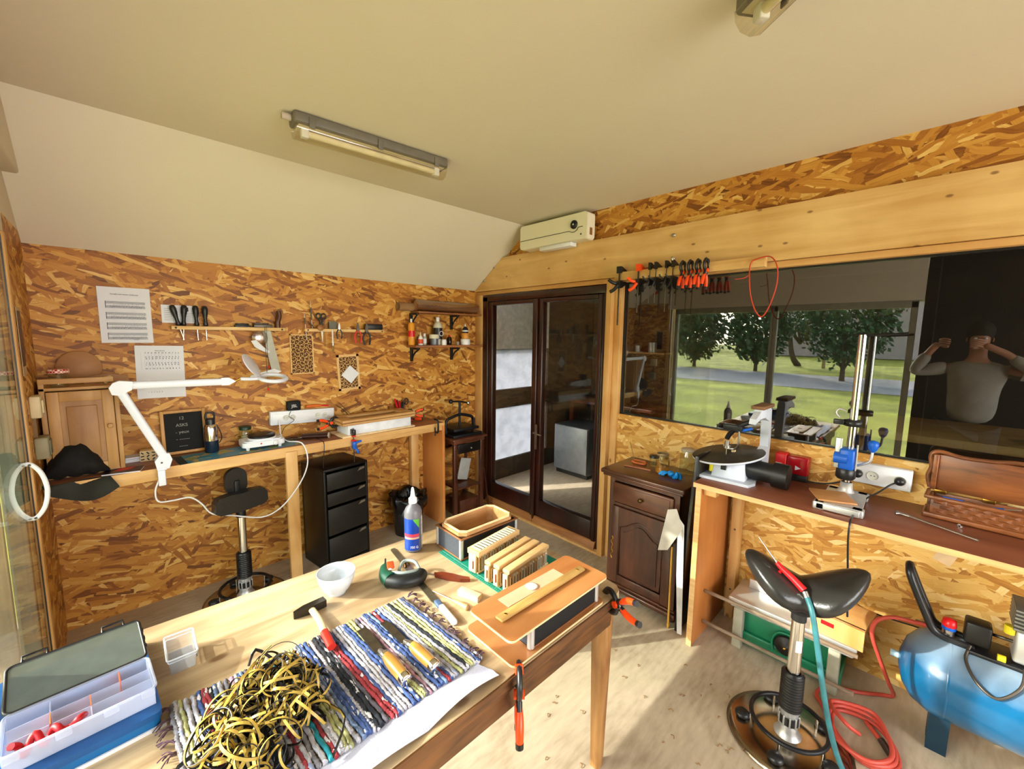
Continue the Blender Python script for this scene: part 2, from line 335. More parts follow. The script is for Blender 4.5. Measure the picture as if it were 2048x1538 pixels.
# bolts and nail heads in the beam
bolts = G()
for y, z in ((2.93, 2.27), (3.07, 2.16), (1.24, 2.285), (1.24, 2.10)):
    bolts.lathe([(.0, .008), (.008, .008), (.012, .004), (.013, 0)], (XB-.035, y, z), (-1, 0, 0), 12)
obj('bolt_head', bolts, STEEL, bpy.data.objects['trim_1'])
# left wall: strand board jamb, header, glass doors, blank part where the photographer stands
wl = sroot('wall_left')
obj('jamb_panel', G().box((XL-.08, 2.70, 0), (XL, YA, 2.12)), OSBY, wl)
obj('header', G().box((XL-.3, .18, 2.04), (XL+.0, 3.3, 2.68), .004), WHITE, wl)
obj('soffit', G().box((XL-.02, .18, 2.32), (XL+.05, 3.0, 2.6), .01), WHITE, wl)
obj('blank_panel', G().box((-1.0, -3.0, 0), (-.95, .1, 2.6)), mat('darkened_wall', '1c140f', .9), wl)  # wall colour darkened so its reflection in the window reads as shade
obj('jamb_panel', G().box((-1.0, .1, 0), (XL, .18, 2.6)), mat('darkened_wall', '1c140f', .9), wl)
struct('wall_front', G().box((-1.2, -3.1, 0), (-.6, -3.0, 2.6)).box((2.4, -3.1, 0), (6.6, -3.0, 2.6)).box((-.6, -3.1, 0), (2.4, -3.0, .6)).box((-.6, -3.1, 2.3), (2.4, -3.0, 2.6)), WHITE)  # rear opening is added to let the fill light in
WD = wood('weathered_post', '8f7650', 'bfa67c', 2, 3, 8, .6)
struct('trim_5', G().box((XL-.06, 2.655, 0), (XL+.005, 2.70, 2.04), .003), PINEZ)
d2 = sroot('door_2')
GREY = mat('grey_frame', 'a7a594', .5)
for y0, y1 in ((2.56, 2.60), (1.385, 1.425), (1.43, 1.455), (.22, .27)): obj('stile', G().box((XL-.075, y0, .02), (XL-.02, y1, 2.03), .003), GREY, d2)
for z0, z1 in ((.0, .08), (1.97, 2.04)): obj('rail', G().box((XL-.075, .22, z0), (XL-.02, 2.60, z1), .003), GREY, d2)
PANE = glass('door_glass', .04, (.93, .96, .93), 1.5)
obj('pane', G().box((XL-.05, .27, .08), (XL-.044, 1.385, 1.97)), PANE, d2)
obj('pane', G().box((XL-.05, 1.455, .08), (XL-.044, 2.56, 1.97)), PANE, d2)
obj('pane', G().box((XL-.012, 2.10, .02), (XL-.004, 2.645, 2.03)), glass('leaf_glass', .0, (.95, .97, .94), 1.4), d2)
obj('seal', G().box((XL-.014, 2.645, .0), (XL-.002, 2.654, 2.03)), BLACKP, d2)
for s in (-1, 1):
    obj('pull_handle', G().tube([(XL-.008+s*x, 2.60, .975+z) for x, z in ((0, .118), (.018, .112), (.042, .07), (.053, 0), (.042, -.07), (.018, -.112), (0, -.118))], .0085, 10), WHITEE, d2)
    for z in (.115, -.115): obj('handle_screw', G().lathe([(0, .003), (.004, .003), (.005, 0)], (XL-.008+s*.012, 2.59, .975+z), (0, -1, 0), 8), DSTEEL, d2)
# outside timber cladding and track strips seen through the leaf
oc = thing('timber_cladding', 'weathered vertical timber boards outside the left glass door', 'cladding', (-.7, 3.4, 0))
for i in range(8): obj('board', G().box((-.35+i*.095, 0, -.1), (-.35+i*.095+.088, .025, 2.5), .004), WD, oc)
oc2 = thing('sliding_track_post', 'pale grooved post standing just outside the glass door', 'post', (XL-.45, 2.80, 0))
for i, (a, b_, m_) in enumerate(((-.02, .02, GREY), (.025, .05, WD), (.055, .075, GREY), (.08, .10, GREY))): obj('strip', G().box((a, -.02+i*.01, 0), (b_, .03+i*.01, 2.1), .003), m_, oc2)

# glazed double door in the right wall
d1 = sroot('door_1')
X0, X1 = XB-.015, XB+.045
def leafset():
    for y0, y1 in ((3.03, 3.10), (1.705, 1.735)): obj('jamb', G().box((X0-.01, y0, .02), (X1, y1, 2.01), .004), MAHO, d1)
    obj('head', G().box((X0-.01, 1.705, 1.965), (X1, 3.10, 2.02), .004), MAHO, d1)
    for (ya, yb, nm) in ((2.40, 3.03, 'L'), (1.74, 2.395, 'R')):
        wL, wR = .07, .055
        obj('stile', G().box((X0, ya, .05), (X1, ya+wR, 1.962), .006).box((X0-.008, ya+.012, .05), (X0, ya+wR-.012, 1.96), .003), MAHO, d1)
        obj('stile', G().box((X0, yb-wL+.015, .05), (X1, yb, 1.962), .006), MAHO, d1)
        obj('rail', G().box((X0, ya+wR, .05), (X1, yb-wL+.015, .225), .006), MAHO, d1)
        obj('rail', G().box((X0, ya+wR, 1.93), (X1, yb-wL+.015, 1.962), .004), MAHO, d1)
        obj('pane', G().box((X0+.02, ya+wR, .225), (X0+.026, yb-wL+.015, 1.93)), DG, d1)
        obj('weatherboard', G().prism([(X0-.03, .02), (X0, .02), (X0, .075), (X0-.012, .07)], ya, yb, 'xz'), wood('oak_strip', '8a5427', 'b9804a', 1, 3, 8, .4), d1)
    obj('astragal', G().box((X0-.02, 2.385, .03), (X0, 2.41, 1.96), .005), MAHO, d1)
DG = glass('door_pane_glass', .0, (.95, .96, .94), 1.45)
leafset()
h = obj('lock_plate', G().prism([(u, v) for u, v in rrect(2.355, .68, 2.38, .90, .011)], X0-.026, X0-.021, 'yz'), STEEL, d1)
obj('lever', G().cyl((X0-.026, 2.367, .83), (X0-.06, 2.367, .83), .008).tube([(X0-.055, 2.367, .83), (X0-.057, 2.33, .827), (X0-.055, 2.28, .822)], .007), STEEL, d1)
for z in (.35, .85, 1.55, 1.85):
    obj('hinge', G().cyl((X0-.018, 1.708, z-.045), (X0-.018, 1.708, z+.045), .006).box((X0-.014, 1.69, z-.04), (X0-.011, 1.72, z+.04)), BRASS if z == .35 else DSTEEL, d1)
struct('trim_6', G().box((XB-.06, 1.70, 0), (XB+.08, 3.11, .018), .003), PINEX)
# big internal window
w1 = sroot('window_1')
WG = glass('reflective_glass', .11, (.70, .72, .70), 1.5)
obj('pane', G().box((XB+.03, -2.9, 1.10), (XB+.036, 1.60, 2.03)), WG, w1)
obj('frame_edge', G().box((XB+.02, 1.585, 1.10), (XB+.05, 1.60, 2.03)).box((XB+.02, -2.9, 1.095), (XB+.05, 1.60, 1.108)).box((XB+.02, -2.9, 2.02), (XB+.05, 1.60, 2.03)), BLACKP, w1)

# room beyond the glass
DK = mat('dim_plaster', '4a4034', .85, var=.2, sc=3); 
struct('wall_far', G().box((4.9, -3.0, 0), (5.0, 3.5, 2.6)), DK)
RW = mat('white_render', 'd8d6d2', .85, var=.15, sc=18, bump=.5, bsc=60)
ws = sroot('wall_far_side')
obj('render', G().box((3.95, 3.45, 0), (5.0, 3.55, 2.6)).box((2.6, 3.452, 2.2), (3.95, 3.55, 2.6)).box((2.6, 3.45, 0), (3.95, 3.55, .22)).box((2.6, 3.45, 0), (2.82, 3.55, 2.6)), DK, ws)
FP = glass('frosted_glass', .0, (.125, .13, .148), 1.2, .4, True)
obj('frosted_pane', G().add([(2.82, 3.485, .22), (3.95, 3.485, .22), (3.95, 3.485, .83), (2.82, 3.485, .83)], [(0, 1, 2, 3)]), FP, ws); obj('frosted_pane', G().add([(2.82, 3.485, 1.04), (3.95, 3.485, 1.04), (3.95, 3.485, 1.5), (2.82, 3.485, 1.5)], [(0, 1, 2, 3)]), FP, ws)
obj('upper_render', G().box((2.6, 3.45, 1.5), (3.95, 3.55, 2.2)), RW, ws)
obj('cross_rail', G().box((2.80, 3.44, .83), (3.97, 3.51, 1.04), .004), wood('grey_brown_rail', '40352a', '6a5a48', 0, 4, 7, .6), ws)
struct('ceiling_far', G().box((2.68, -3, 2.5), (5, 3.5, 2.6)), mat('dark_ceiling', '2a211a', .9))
mc = thing('metal_cabinet', 'grey steel cabinet standing in the room behind the glazed doors', 'cabinet', (4.06, 2.97, 0), 0)
ld = bpy.data.lights.new('far_room_fill', 'POINT'); ld.energy = 22; ld.shadow_soft_size = .1; ld.color = (1, .9, .75); lo = bpy.data.objects.new('far_room_fill', ld); C.objects.link(lo); lo.location = (3.5, -1.5, 2.3)  # added unseen fill light, brightens the room beyond the glass
obj('body', G().box((-.22, -.25, .05), (.24, .25, .60), .006), mat('grey_cabinet_dark', '33363a', .4), mc)
obj('door', G().box((-.236, -.24, .06), (-.222, .24, .595), .003), mat('grey_cabinet_front', '7c8084', .35, .3), mc)
obj('plinth', G().box((-.20, -.23, 0), (.22, .23, .05)), BLACKP, mc)
tb = thing('far_workbench', 'dark timber workbench behind the right glass door pane', 'workbench', (4.6, 2.9, 0))
obj('top', G().box((-.3, -1.0, .80), (.28, .5, .84), .004), DARKWX, tb)
for y in (-.95, .42): obj('leg', G().box((-.28, y, 0), (-.22, y+.06, .8)), DARKW, tb)
pp = thing('water_pipes', 'white water pipes and box on the far wall beyond the door', 'pipes', (4.86, 3.1, 0))
obj('pipe', G().tube([(-.02, .12, 2.3), (-.02, .12, 1.1), (-.03, .1, 1.0), (-.03, .0, 1.0), (-.02, -.02, 1.1), (-.02, -.02, 1.6)], .014, 8), mat('pale_pipe', 'b5ad98', .5), pp)
obj('pipe', G().tube([(-.04, .2, 2.2), (-.05, .2, 1.3), (-.06, .1, .95), (-.05, -.1, .95)], .009, 8), WHITEP, pp)
obj('valve_box', G().box((-.12, -.1, 1.62), (0, .16, 1.92), .008), mat('box_grey', 'c4c0b0', .5), pp)
sh = thing('far_wall_shelf', 'narrow shelf with pots on the wall beyond the right door pane', 'shelf', (4.8, 2.6, 1.45))
obj('board', G().box((-.1, -.3, 0), (.1, .25, .02)), PINEX, sh); obj('pot', G().cyl((0, -.1, .02), (0, -.1, .14), .05), ALU, sh); obj('pot', G().cyl((0, .1, .02), (0, .1, .1), .04), ALU, sh)
tr = thing('far_timber_rail', 'pale timber bench edge in the dark room behind the big window', 'bench', (2.95, -.35, 0))
obj('top', G().box((-.15, -1.6, 1.155), (.5, .75, 1.195), .003), PINE, tr)
for y in (-1.5, .65): obj('leg', G().box((-.1, y, 0), (-.03, y+.07, 1.155)), PINEZ, tr)
ms = thing('mitre_saw', 'mitre saw with orange guard behind the big window at the far right', 'saw', (2.99, -.52, 1.195), 20)
obj('base', G().prism(rrect(-.12, -.2, .14, .2, .03), 0, .05), ALU, ms)
obj('fence', G().box((.0, -.19, .05), (.02, .19, .12), .003), ALU, ms)
obj('blade_guard', G().prism([(x, z) for x, z in [(.11*math.cos(R_(a)), .12+.11*math.sin(R_(a))) for a in range(0, 181, 20)]], -.15, -.09, 'xz'), ORANGE, ms)
obj('motor', G().cyl((.0, -.1, .22), (.0, .12, .22), .05, n=20), BLACKP, ms)
obj('handle', G().tube([(-.05, -.1, .3), (-.12, -.08, .34), (-.16, -.05, .30)], .015), ORANGE, ms)

# ------------------------------------------------------------------ outdoors, seen in the glass
GR = mat('lawn', 'a2a53a', .9, var=.45, sc=.8, bump=.6, bsc=8)
ol = obj('lawn', G().add([(-.5, -70, -.06), (-.5, 90, -.06), (-120, 90, -.06), (-120, -70, -.06)], [(0, 1, 2, 3)]), GR); ol['label'] = 'mown green lawn reflected in the big window'; ol['category'] = 'lawn'
rd = obj('road', G().add([(-13.8, -40, -.05), (-10.4, 60, -.05), (-18.6, 60, -.05), (-19.6, -40, -.05)], [(0, 1, 2, 3)]), mat('asphalt', 'a9a6a8', .9, var=.1)); rd['label'] = 'pale grey road crossing the lawn, reflected in the window'; rd['category'] = 'road'
hw = thing('neighbour_house', 'pale rendered house wall beyond the trees, reflected in the window', 'building', (-45, 4, 0))
obj('wall', G().box((-4, -16, 0), (0, 9, 6)), mat('house_render', 'b9a8a6', .9), hw)
obj('roof', G().prism([(-4.6, 6), (.6, 6), (-2, 8)], -16.5, 9.5, 'xz'), mat('roof_tile', '7a4a3a', .8), hw)
LEAF = mat('leaf_dark', '355626', .5, var=.6, sc=6, spec=.6); BARK = mat('bark', '5c4a38', .9, var=.3)
def tree(name, label, x, y, r, h0, hs, trunk, n=3200, ls=.13, leaf=LEAF, lean=0):
    t = thing(name, label, 'tree', (x, y, -.06), 0)
    g = G().tube([(0, 0, 0), (lean*.4, lean*.2, h0*.5), (0, lean*.5, h0+hs*.4)], trunk, 8, rf=lambda u: 1-.55*u)
    for k in range(6):
        a = k*1.05; g.tube([(0, 0, h0*.8), (math.cos(a)*r*.4, math.sin(a)*r*.4, h0+hs*.25), (math.cos(a)*r*.7, math.sin(a)*r*.7, h0+hs*.5)], trunk*.4, 6, rf=lambda u: 1-.7*u)
    obj('trunk', g, BARK, t)
    f = G()
    for k in range(n):
        u = random.gauss(0, 1), random.gauss(0, 1), random.gauss(0, 1); v = Vector(u).normalized(); rr = .55+.45*random.random()
        rr *= 1+.18*noise.noise(v*3+Vector((x, y, 0)))
        p = Vector((v.x*r*rr, v.y*r*rr, h0+hs/2+v.z*hs/2*rr)); q = Vector((random.uniform(-1, 1), random.uniform(-1, 1), random.uniform(-1, 1))).normalized(); s2 = q.orthogonal().normalized()
        q2 = q.cross(s2); L_ = ls*random.uniform(.7, 1.5)
        f.add([p-s2*L_, p+q2*L_*.5, p+s2*L_, p-q2*L_*.5], [(0, 1, 2, 3)])
    fo = obj('foliage', f, leaf, t); fo['kind'] = 'stuff'
tree('round_tree', 'round clipped evergreen tree at the left of the reflected garden', -20.4, 10.6, 1.7, .35, 4.0, .14)
tree('round_tree', 'round evergreen tree second from the left in the reflected garden', -19.6, 7.0, 1.5, .4, 3.9, .13)
tree('pine_tree', 'leaning pine with sparse crown in the reflected garden', -27, 6.6, 2.6, 1.8, 4.0, .2, 1800, .14, mat('pine_leaf', '4b6a4a', .6, var=.5), 1.5)
tree('round_tree', 'glossy round magnolia at the right of the reflected garden', -16.6, 2.9, 1.7, .6, 4.3, .12, 4200, .10)
tree('tall_tree', 'distant bushy tree far behind the reflected road', -60, 30, 6, 1, 9, .4, 1500, .5)
tree('tall_tree', 'distant dark tree farther right behind the reflected road', -72, 48, 7, 1, 10, .4, 1500, .5)
fe = thing('garden_fence_post', 'single wooden post in front of the reflected house wall', 'post', (-25.5, 5.0, -.06)); obj('post', G().box((-.08, -.08, 0), (.08, .08, 1.4), .01), WD, fe)

# ================================================================== CEILING AND WALL FITTINGS
FL = mat('lamp_housing', '6d665a', .5)
def strip_light(label, loc, rz, L):
    t = thing('strip_light', label, 'light', loc, rz, 'fluorescent strip lights on the ceiling')
    obj('housing', G().box((-L/2, -.045, -.05), (L/2, .045, 0), .012), FL, t)
    obj('diffuser', G().prism([(y, z) for y, z in [(-.05, -.045), (.05, -.045), (.046, -.07), (.03, -.092), (0, -.1), (-.03, -.092), (-.046, -.07)]], -L/2+.01, L/2-.01, 'yz', smooth=True), GLASSC, t)
    obj('tube', G().cyl((-L/2+.05, 0, -.068), (L/2-.05, 0, -.068), .013), mat('unlit_tube', 'e6dcc0', .4), t)
    obj('reflector', G().box((-L/2+.02, -.035, -.052), (L/2-.02, .035, -.05)), mat('reflector_white', 'cfc4a8', .4), t)
    for s in (-1, 1): obj('lamp_holder', G().box((s*(L/2-.05)-.015, -.015, -.088), (s*(L/2-.05)+.015, .015, -.05), .004), WHITEP, t)
    for x in (-L/2+.07, 0, L/2-.07):
        for s in (-1, 1): obj('clip', G().box((x-.012, s*.048-.003, -.06), (x+.012, s*.048+.003, -.015), .002), FL, t)
    obj('cable_gland', G().cyl((-L/2-.035, 0, -.022), (-L/2, 0, -.022), .013), mat('gland', 'b9a99a', .5), t)
GLASSC = glass('lamp_cover', .06, (.93, .9, .8), 1.45, .1)
strip_light('fluorescent strip light with clear cover across the ceiling middle', (.97, 1.95, 2.56), -4, .73)
strip_light('end of a fluorescent strip light at the top edge of the photo', (1.10, .155, 2.56), 55, .73)

# wall heater over the door
ht = thing('wall_heater', 'white wall heater with round dial above the glazed doors', 'heater', (XB-.035, 2.17, 2.345), 0)
HW = mat('heater_white', 'e6dfc8', .35, var=.01)
obj('casing', G().prism(rrect(-.335, .0, .325, .188, .022), -.085, 0, 'yz'), HW, ht)
obj('front_panel', G().prism(rrect(-.335, .003, .33, .186, .022), -.095, -.087, 'yz'), HW, ht)
obj('trim_line', G().tube([(-.097, .325, .07), (-.097, .0, .07), (-.097, -.18, .07)], .0022, 6, 1).tube([(-.097, -.18, .07), (-.097, -.2, .06), (-.097, -.225, .058), (-.097, -.25, .07), (-.097, -.262, .085), (-.097, -.30, .086)], .0022, 6), DSTEEL, ht)
dl = obj('dial', G().lathe([(0, .012), (.026, .012), (.03, .008), (.031, 0)], (-.095, -.222, .11), (-1, 0, 0), 28), BLACKP, ht)
obj('dial_mark', G().lathe([(0, .014), (.005, .014), (.006, .012)], (-.096, -.222, .11), (-1, 0, 0), 12), WHITEP, dl)
obj('indicator', G().lathe([(0, .004), (.006, .003), (.007, 0)], (-.095, -.285, .035), (-1, 0, 0), 12), DSTEEL, ht)
obj('outlet_flap', G().box((-.09, -.19, -.03), (-.02, .12, -.002), .003), WHITEP, ht)
obj('side_label', G().box((-.06, -.3365, .03), (-.03, -.335, .08)), mat('foil_label', '8a5a2a', .5), ht)

# ------------------------------------------------------------------ clamp rail on the beam
cr_ = thing('clamp_rail', 'pale timber rail on the beam above the window holding clamps', 'rail', (XB-.035, .70, 2.03), 0)
obj('batten', G().box((-.07, 0, .0), (-.03, .91, .055), .002), PINE, cr_); obj('spacer', G().box((-.03, .12, .0), (0, .2, .05)), PINE, cr_); obj('spacer', G().box((-.03, .7, .0), (0, .78, .05)), PINE, cr_)
def bar_clamp(label, y, L, w, col=BLACKP, knob=None, group='bar clamps hung on the clamp rail'):
    t = thing('bar_clamp', label, 'clamp', (XB-.115, y, 2.03), 0, group)
    obj('bar', G().box((-.003, -w*.3, -L), (.003, w*.3, .075), .001), DSTEEL, t)
    obj('fixed_jaw', G().prism([(-.01, .045), (.07, .055), (.07, .068), (.01, .09), (-.012, .09)], -w, w, 'xz'), col, t)
    obj('sliding_jaw', G().prism([(-.015, -.055), (.015, -.05), (.06, -.025), (.07, -.012), (.06, -.005), (-.012, -.005)], -w, w, 'xz'), BLACKP, t)
    obj('trigger', G().tube([(-.01, w*1.1, -.02), (-.03, w*2.0, -.015), (-.045, w*3.4, .005)], w*.7, 8), BLACKP if col is BLACKP else ORANGE, t)
    obj('handle', G().tube([(-.01, 0, -.03), (-.02, w*1.5, -.06), (-.025, w*3.2, -.075)], w*.75, 8), BLACKP if col is BLACKP else ORANGE, t)
    obj('pad', G().box((.055, -w*.8, .035), (.068, w*.8, .056), .003), ORANGE, t)
    return t
bar_clamp('large black bar clamp hanging leftmost on the clamp rail', 1.565, .30, .016)
bar_clamp('orange-headed bar clamp second from the left on the clamp rail', 1.425, .22, .015, ORANGE)
for y, L, lb in ((1.345, .16, 'thin bar clamp just right of the orange-headed clamp'), (1.305, .16, 'thin bar clamp left of the gap before the middle pair'), (1.235, .22, 'left clamp of the middle pair on the clamp rail'), (1.195, .34, 'bar clamp with shiny knob, right one of the middle pair')):
    t = bar_clamp(lb, y, L, .007)
    if L == .34: obj('knob', G().lathe([(0, .012), (.012, .01), (.014, .004), (.008, 0)], (-.004, 0, .095), (-1, 0, .2), 14), CHROME, t)
def spring_clamp(label, loc, rot, s=1, name='spring_clamp', group=None, first=[None], op=0):
    """jaws point to +x, handles to -x, opens in the xz plane"""
    t = thing(name, label, 'clamp', loc, 0, group); t.rotation_euler = [R_(a) for a in rot]; t.scale = (s, s, s)
    for k in (-1, 1):
        obj('arm', G().tube([(.06, 0, k*.008), (.058, 0, k*.018), (.035, 0, k*.033), (.012, 0, k*.026), (-.004, 0, -k*.002), (-.03, 0, -k*.014)], .0075, 8, 6, flat=1.5), BLACKP, t)
        obj('grip', G().tube([(-.022, 0, -k*.010), (-.04, 0, -k*.020), (-.065, 0, -k*.028), (-.092, 0, -k*.030)], .0095, 10, 5, rf=lambda u: .8+.3*math.sin(u*PI*.9)), ORANGE, t)
        obj('grip_tip', G().tube([(-.088, 0, -k*.030), (-.10, 0, -k*.030)], .0098, 10, 2), BLACKP, t)
        obj('jaw_pad', G().box((.048, -.010, k*.002), (.066, .010, k*.009), .002), ORANGE if op else BLACKP, t)
    obj('pivot', G().cyl((0, -.013, 0), (0, .013, 0), .011, n=18), ORANGE, t)
    obj('spring', G().tube([(-.012+.012*math.cos(a*.9)*.8, -.008+.0025*a*.3, .010*math.sin(a*.9)) for a in range(0, 22)], .0018, 6, 2), STEEL, t)
    return t
for i, (y, lb) in enumerate(((1.125, 'leftmost of the four spring clamps pinched on the clamp rail'), (1.08, 'second spring clamp of the row of four on the rail'), (1.035, 'third spring clamp of the row of four on the rail'), (.99, 'spring clamp on the rail nearest the red cord loop'))):
    spring_clamp(lb, (XB-.135, y, 2.035), (0, -80, 0), 1.0, group='spring clamps on the clamp rail')
solo('cord_loop', G().tube([(0, .06, .02), (-.02, .055, -.06), (-.02, .04, -.16), (-.015, .01, -.24), (-.01, -.02, -.26), (-.01, -.05, -.20), (-.02, -.075, -.10), (-.02, -.07, -.01), (0, -.03, .045), (.0, .03, .04)], .003, 8, 6, closed=True).tube([(-.02, .055, -.04), (-.05, .07, -.06), (-.07, .11, -.065)], .002, 6), mat('red_cord', 'c43a1c', .5), 'red cord loop hanging from the right end of the clamp rail', 'cord', (XB-.115, .705, 2.03))

# ------------------------------------------------------------------ papers on the back wall
def sheet(name, label, x0, x1, z1, z0, tilt=0, cat='paper'):
    t = thing(name, label, cat, ((x0+x1)/2, YA-.002, (z0+z1)/2)); t.rotation_euler = (0, R_(tilt), 0)
    w_, h_ = (x1-x0)/2, (z1-z0)/2
    g = G(); n = 6; vs = []
    for j in range(n+1):
        for i in range(n+1):
            u, v = -w_+2*w_*i/n, -h_+2*h_*j/n; vs.append((u, -.002-.006*abs((u/w_)*(v/h_))**3, v))
    g.add(vs, [(j*(n+1)+i, j*(n+1)+i+1, (j+1)*(n+1)+i+1, (j+1)*(n+1)+i) for j in range(n) for i in range(n)], True)
    obj('leaf', g, PAPER, t)
    return t, w_, h_
t, W_, H_ = sheet('music_sheet', 'white sheet of printed music pinned high on the back wall', -.037, .18, 1.888, 1.582, 0)
g = G()
for k, z in enumerate((.075, .015, -.042, -.098)):
    for q in range(2):
        for l in range(5): zz = z-q*.024-l*.0028; g.box((-.078, -.0042, zz-.0004), (.085, -.0038, zz+.0004))
    g.box((-.080, -.0042, z-.036), (-.078, -.0038, z+.001))
    for b in range(24):
        x = -.06+b*.006; zz = z-.024-random.random()*.008; g.box((x-.0012, -.0042, zz-.001), (x+.0012, -.0038, zz+.001)).box((x+.0008, -.0042, zz), (x+.0014, -.0038, zz+.01+random.random()*.005))
obj('music_print', g, INK, t); text('Gamelle mon amour, Guillaume', .009, INK, t, (0, -.0042, .115), (90, 0, 0), 'heading', .0002); text('harmonica', .005, INK, t, (.035, -.0042, -.135), (90, 0, 0), 'footer', .0002)
obj('corner_mark', G().prism([(-.1, .142), (-.094, .137), (-.088, .142), (-.092, .133), (-.097, .134)], -.0044, -.004, 'xz'), INK, t)
t, W_, H_ = sheet('number_chart', 'white sheet with rows of small printed figures behind the lamp arm', .091, .312, 1.565, 1.257, 1)
text('Remerciements', .007, INK, t, (0, -.0042, .125), (90, 0, 0), 'heading', .0002)
for r_, z in enumerate((.112, .088, .078, .052, .042, .02)):
    text('   '.join(random.choice(['10', '8', '9', '7', '5', '4', 'A', 'B']) for _ in range(11)), .0100, INK, t, (.01, -.0045, z), (90, 0, 0), 'figures', .0002)
g = G()
for i in range(12): g.box((-.085+i*.0155, -.0040, .015), (-.0846+i*.0155, -.0037, .115))
obj('column_lines', g, mat('faint_ink', '9aa0b8', .8), t); text('1   2   3   4   5   6', .009, INK, t, (-.03, -.0045, -.118), (90, 0, 0), 'figures', .0002)
t, W_, H_ = sheet('note_card', 'small white printed card tucked behind the black screwdrivers', .225, .40, 1.805, 1.70, 0)
g = G()
for l in range(7): g.box((-.075, -.0042, .03-l*.011), (-.01, -.0038, .0312-l*.011)).box((.01, -.0042, .005-l*.008), (.08, -.0038, .006-l*.008))
g.box((.012, -.0042, .018), (.04, -.0038, .042)); obj('card_print', g, INK, t)
t = thing('wall_photo', 'narrow dark photograph strip stuck on the left jamb', 'picture', (XL+.002, 2.80, 1.60)); obj('leaf', G().box((0, -.05, -.15), (.002, .05, .145)), mat('photo_border', 'b89a70', .5), t); obj('image', G().box((.002, -.042, -.11), (.003, .042, .13)), mat('photo_dark', '3a2015', .4, var=.7, sc=22), t)

# ------------------------------------------------------------------ tool rails
def tool_rail(label, x0, x1, z):
    t = thing('tool_rail', label, 'rail', ((x0+x1)/2, YA, z), 0, 'wooden tool rails on the back wall'); h = (x1-x0)/2
    obj('batten', G().box((-h, -.055, -.011), (h, 0, .011), .003), wood('rail_pine', 'c99a58', 'e5c48a', 0, 4, 8), t)
    for s in (-1, 1): obj('screw', G().lathe([(0, .002), (.005, .001), (.006, 0)], (s*(h-.02), -.055, 0), (0, -1, 0), 10), DSTEEL, t)
tool_rail('long wooden tool rail holding the black screwdrivers', .262, .87, 1.672)
tool_rail('shorter wooden tool rail holding pliers and scissors', .998, 1.60, 1.672)
def screwdriver(label, x, tilt):
    t = thing('screwdriver', label, 'screwdriver', (x, YA-.03, 1.683), 0, 'black-handled screwdrivers in the tool rail'); t.rotation_euler = (0, R_(tilt), 0)
    obj('handle', G().lathe([(0, .125), (.012, .122), (.0165, .105), (.0155, .08), (.010, .05), (.0095, .03), (.013, .012), (.011, 0), (0, 0)], n=14), BLACKP, t)
    obj('shank', G().cyl((0, 0, 0), (0, 0, -.085), .0035, n=8), CHROME, t)
screwdriver('black screwdriver leaning left at the left end of the rail', .30, -13); screwdriver('second black screwdriver, crossing the leaning one', .322, 4)
screwdriver('third black screwdriver from the left in the rail', .386, -1); screwdriver('rightmost of the four black screwdrivers in the rail', .43, 0)
t = thing('wire_coil', 'small coil of pale wire clipped on the long tool rail', 'wire', (.54, YA-.04, 1.683)); obj('loop', G().tube([(.018*math.cos(a), 0, .014+.014*math.sin(a)) for a in [i*PI/4 for i in range(8)]], .002, 6, 3, True), BRASS, t)
solo('drill_bit_row', G().box((-.045, -.02, 0), (.045, .02, .012), .002).box((-.04, -.012, .012), (.035, .012, .024), .004), BLACKP, 'small black bit holder lying on the long tool rail', 'tool', (.625, YA-.03, 1.683))
solo('black_file_rack', G().box((-.06, -.02, 0), (.05, .02, .02), .002).box((-.055, -.01, .02), (.03, .012, .03), .003), DSTEEL, 'dark metal tool block beside the brown plane handle', 'tool', (.745, YA-.03, 1.683))
solo('plane_handle', G().tube([(-.01, 0, 0), (-.008, 0, .04), (.004, 0, .08), (.0, 0, .115)], .016, 10, 5, rf=lambda u: 1.15-.35*u), wood('dark_handle', '3a1b0e', '6a3a20', 2, 5, 6, .35), 'dark brown wooden tool handle standing at the right end of the rail', 'handle', (.84, YA-.03, 1.683))
t = thing('set_square', 'grey steel set square hanging below the long tool rail', 'ruler', (.75, YA-.03, 1.69))
obj('blade', G().prism([(-.02, 0), (.03, 0), (.085, -.30), (.03, -.30)], -.001, .001, 'xz'), mat('dull_steel', '6f6c5e', .35, .8), t)
obj('foot', G().prism([(-.10, -.325), (.045, -.285), (.09, -.305), (.06, -.32), (-.10, -.34)], -.003, .003, 'xz'), PAPER, t)
solo('plastic_bag', G().ball((0, 0, -.05), .05, (1, .3, 1.15), 16), glass('bag_film', .12, (.88, .82, .76), 1.3, .2), 'crumpled clear plastic bag hanging from the tool rail', 'bag', (.715, YA-.035, 1.665))
solo('paper_scrap', G().prism([(-.05, .04), (-.02, .045), (.02, .0), (.055, -.03), (.05, -.045), (.0, -.02), (-.03, -.0)], -.003, .003, 'xz'), PAPER, 'torn white paper scrap hanging below the tool rail', 'paper', (.71, YA-.06, 1.555))
for i, (x, L) in enumerate(((.752, .26), (.742, .41))):
    t = thing('beaded_cord', ('short' if i == 0 else 'long')+' black cord with a red bead hanging from the rail', 'cord', (x, YA-.075, 1.69), 0, 'beaded cords on the tool rail')
    obj('cord', G().tube([(0, 0, 0), (-.003, .0, -L*.5), (0, 0, -L)], .0016, 6), BLACKP, t); obj('bead', G().lathe([(0, -.02), (.006, -.016), (.005, -.004), (0, 0)], (0, 0, -L), n=10), REDP, t)
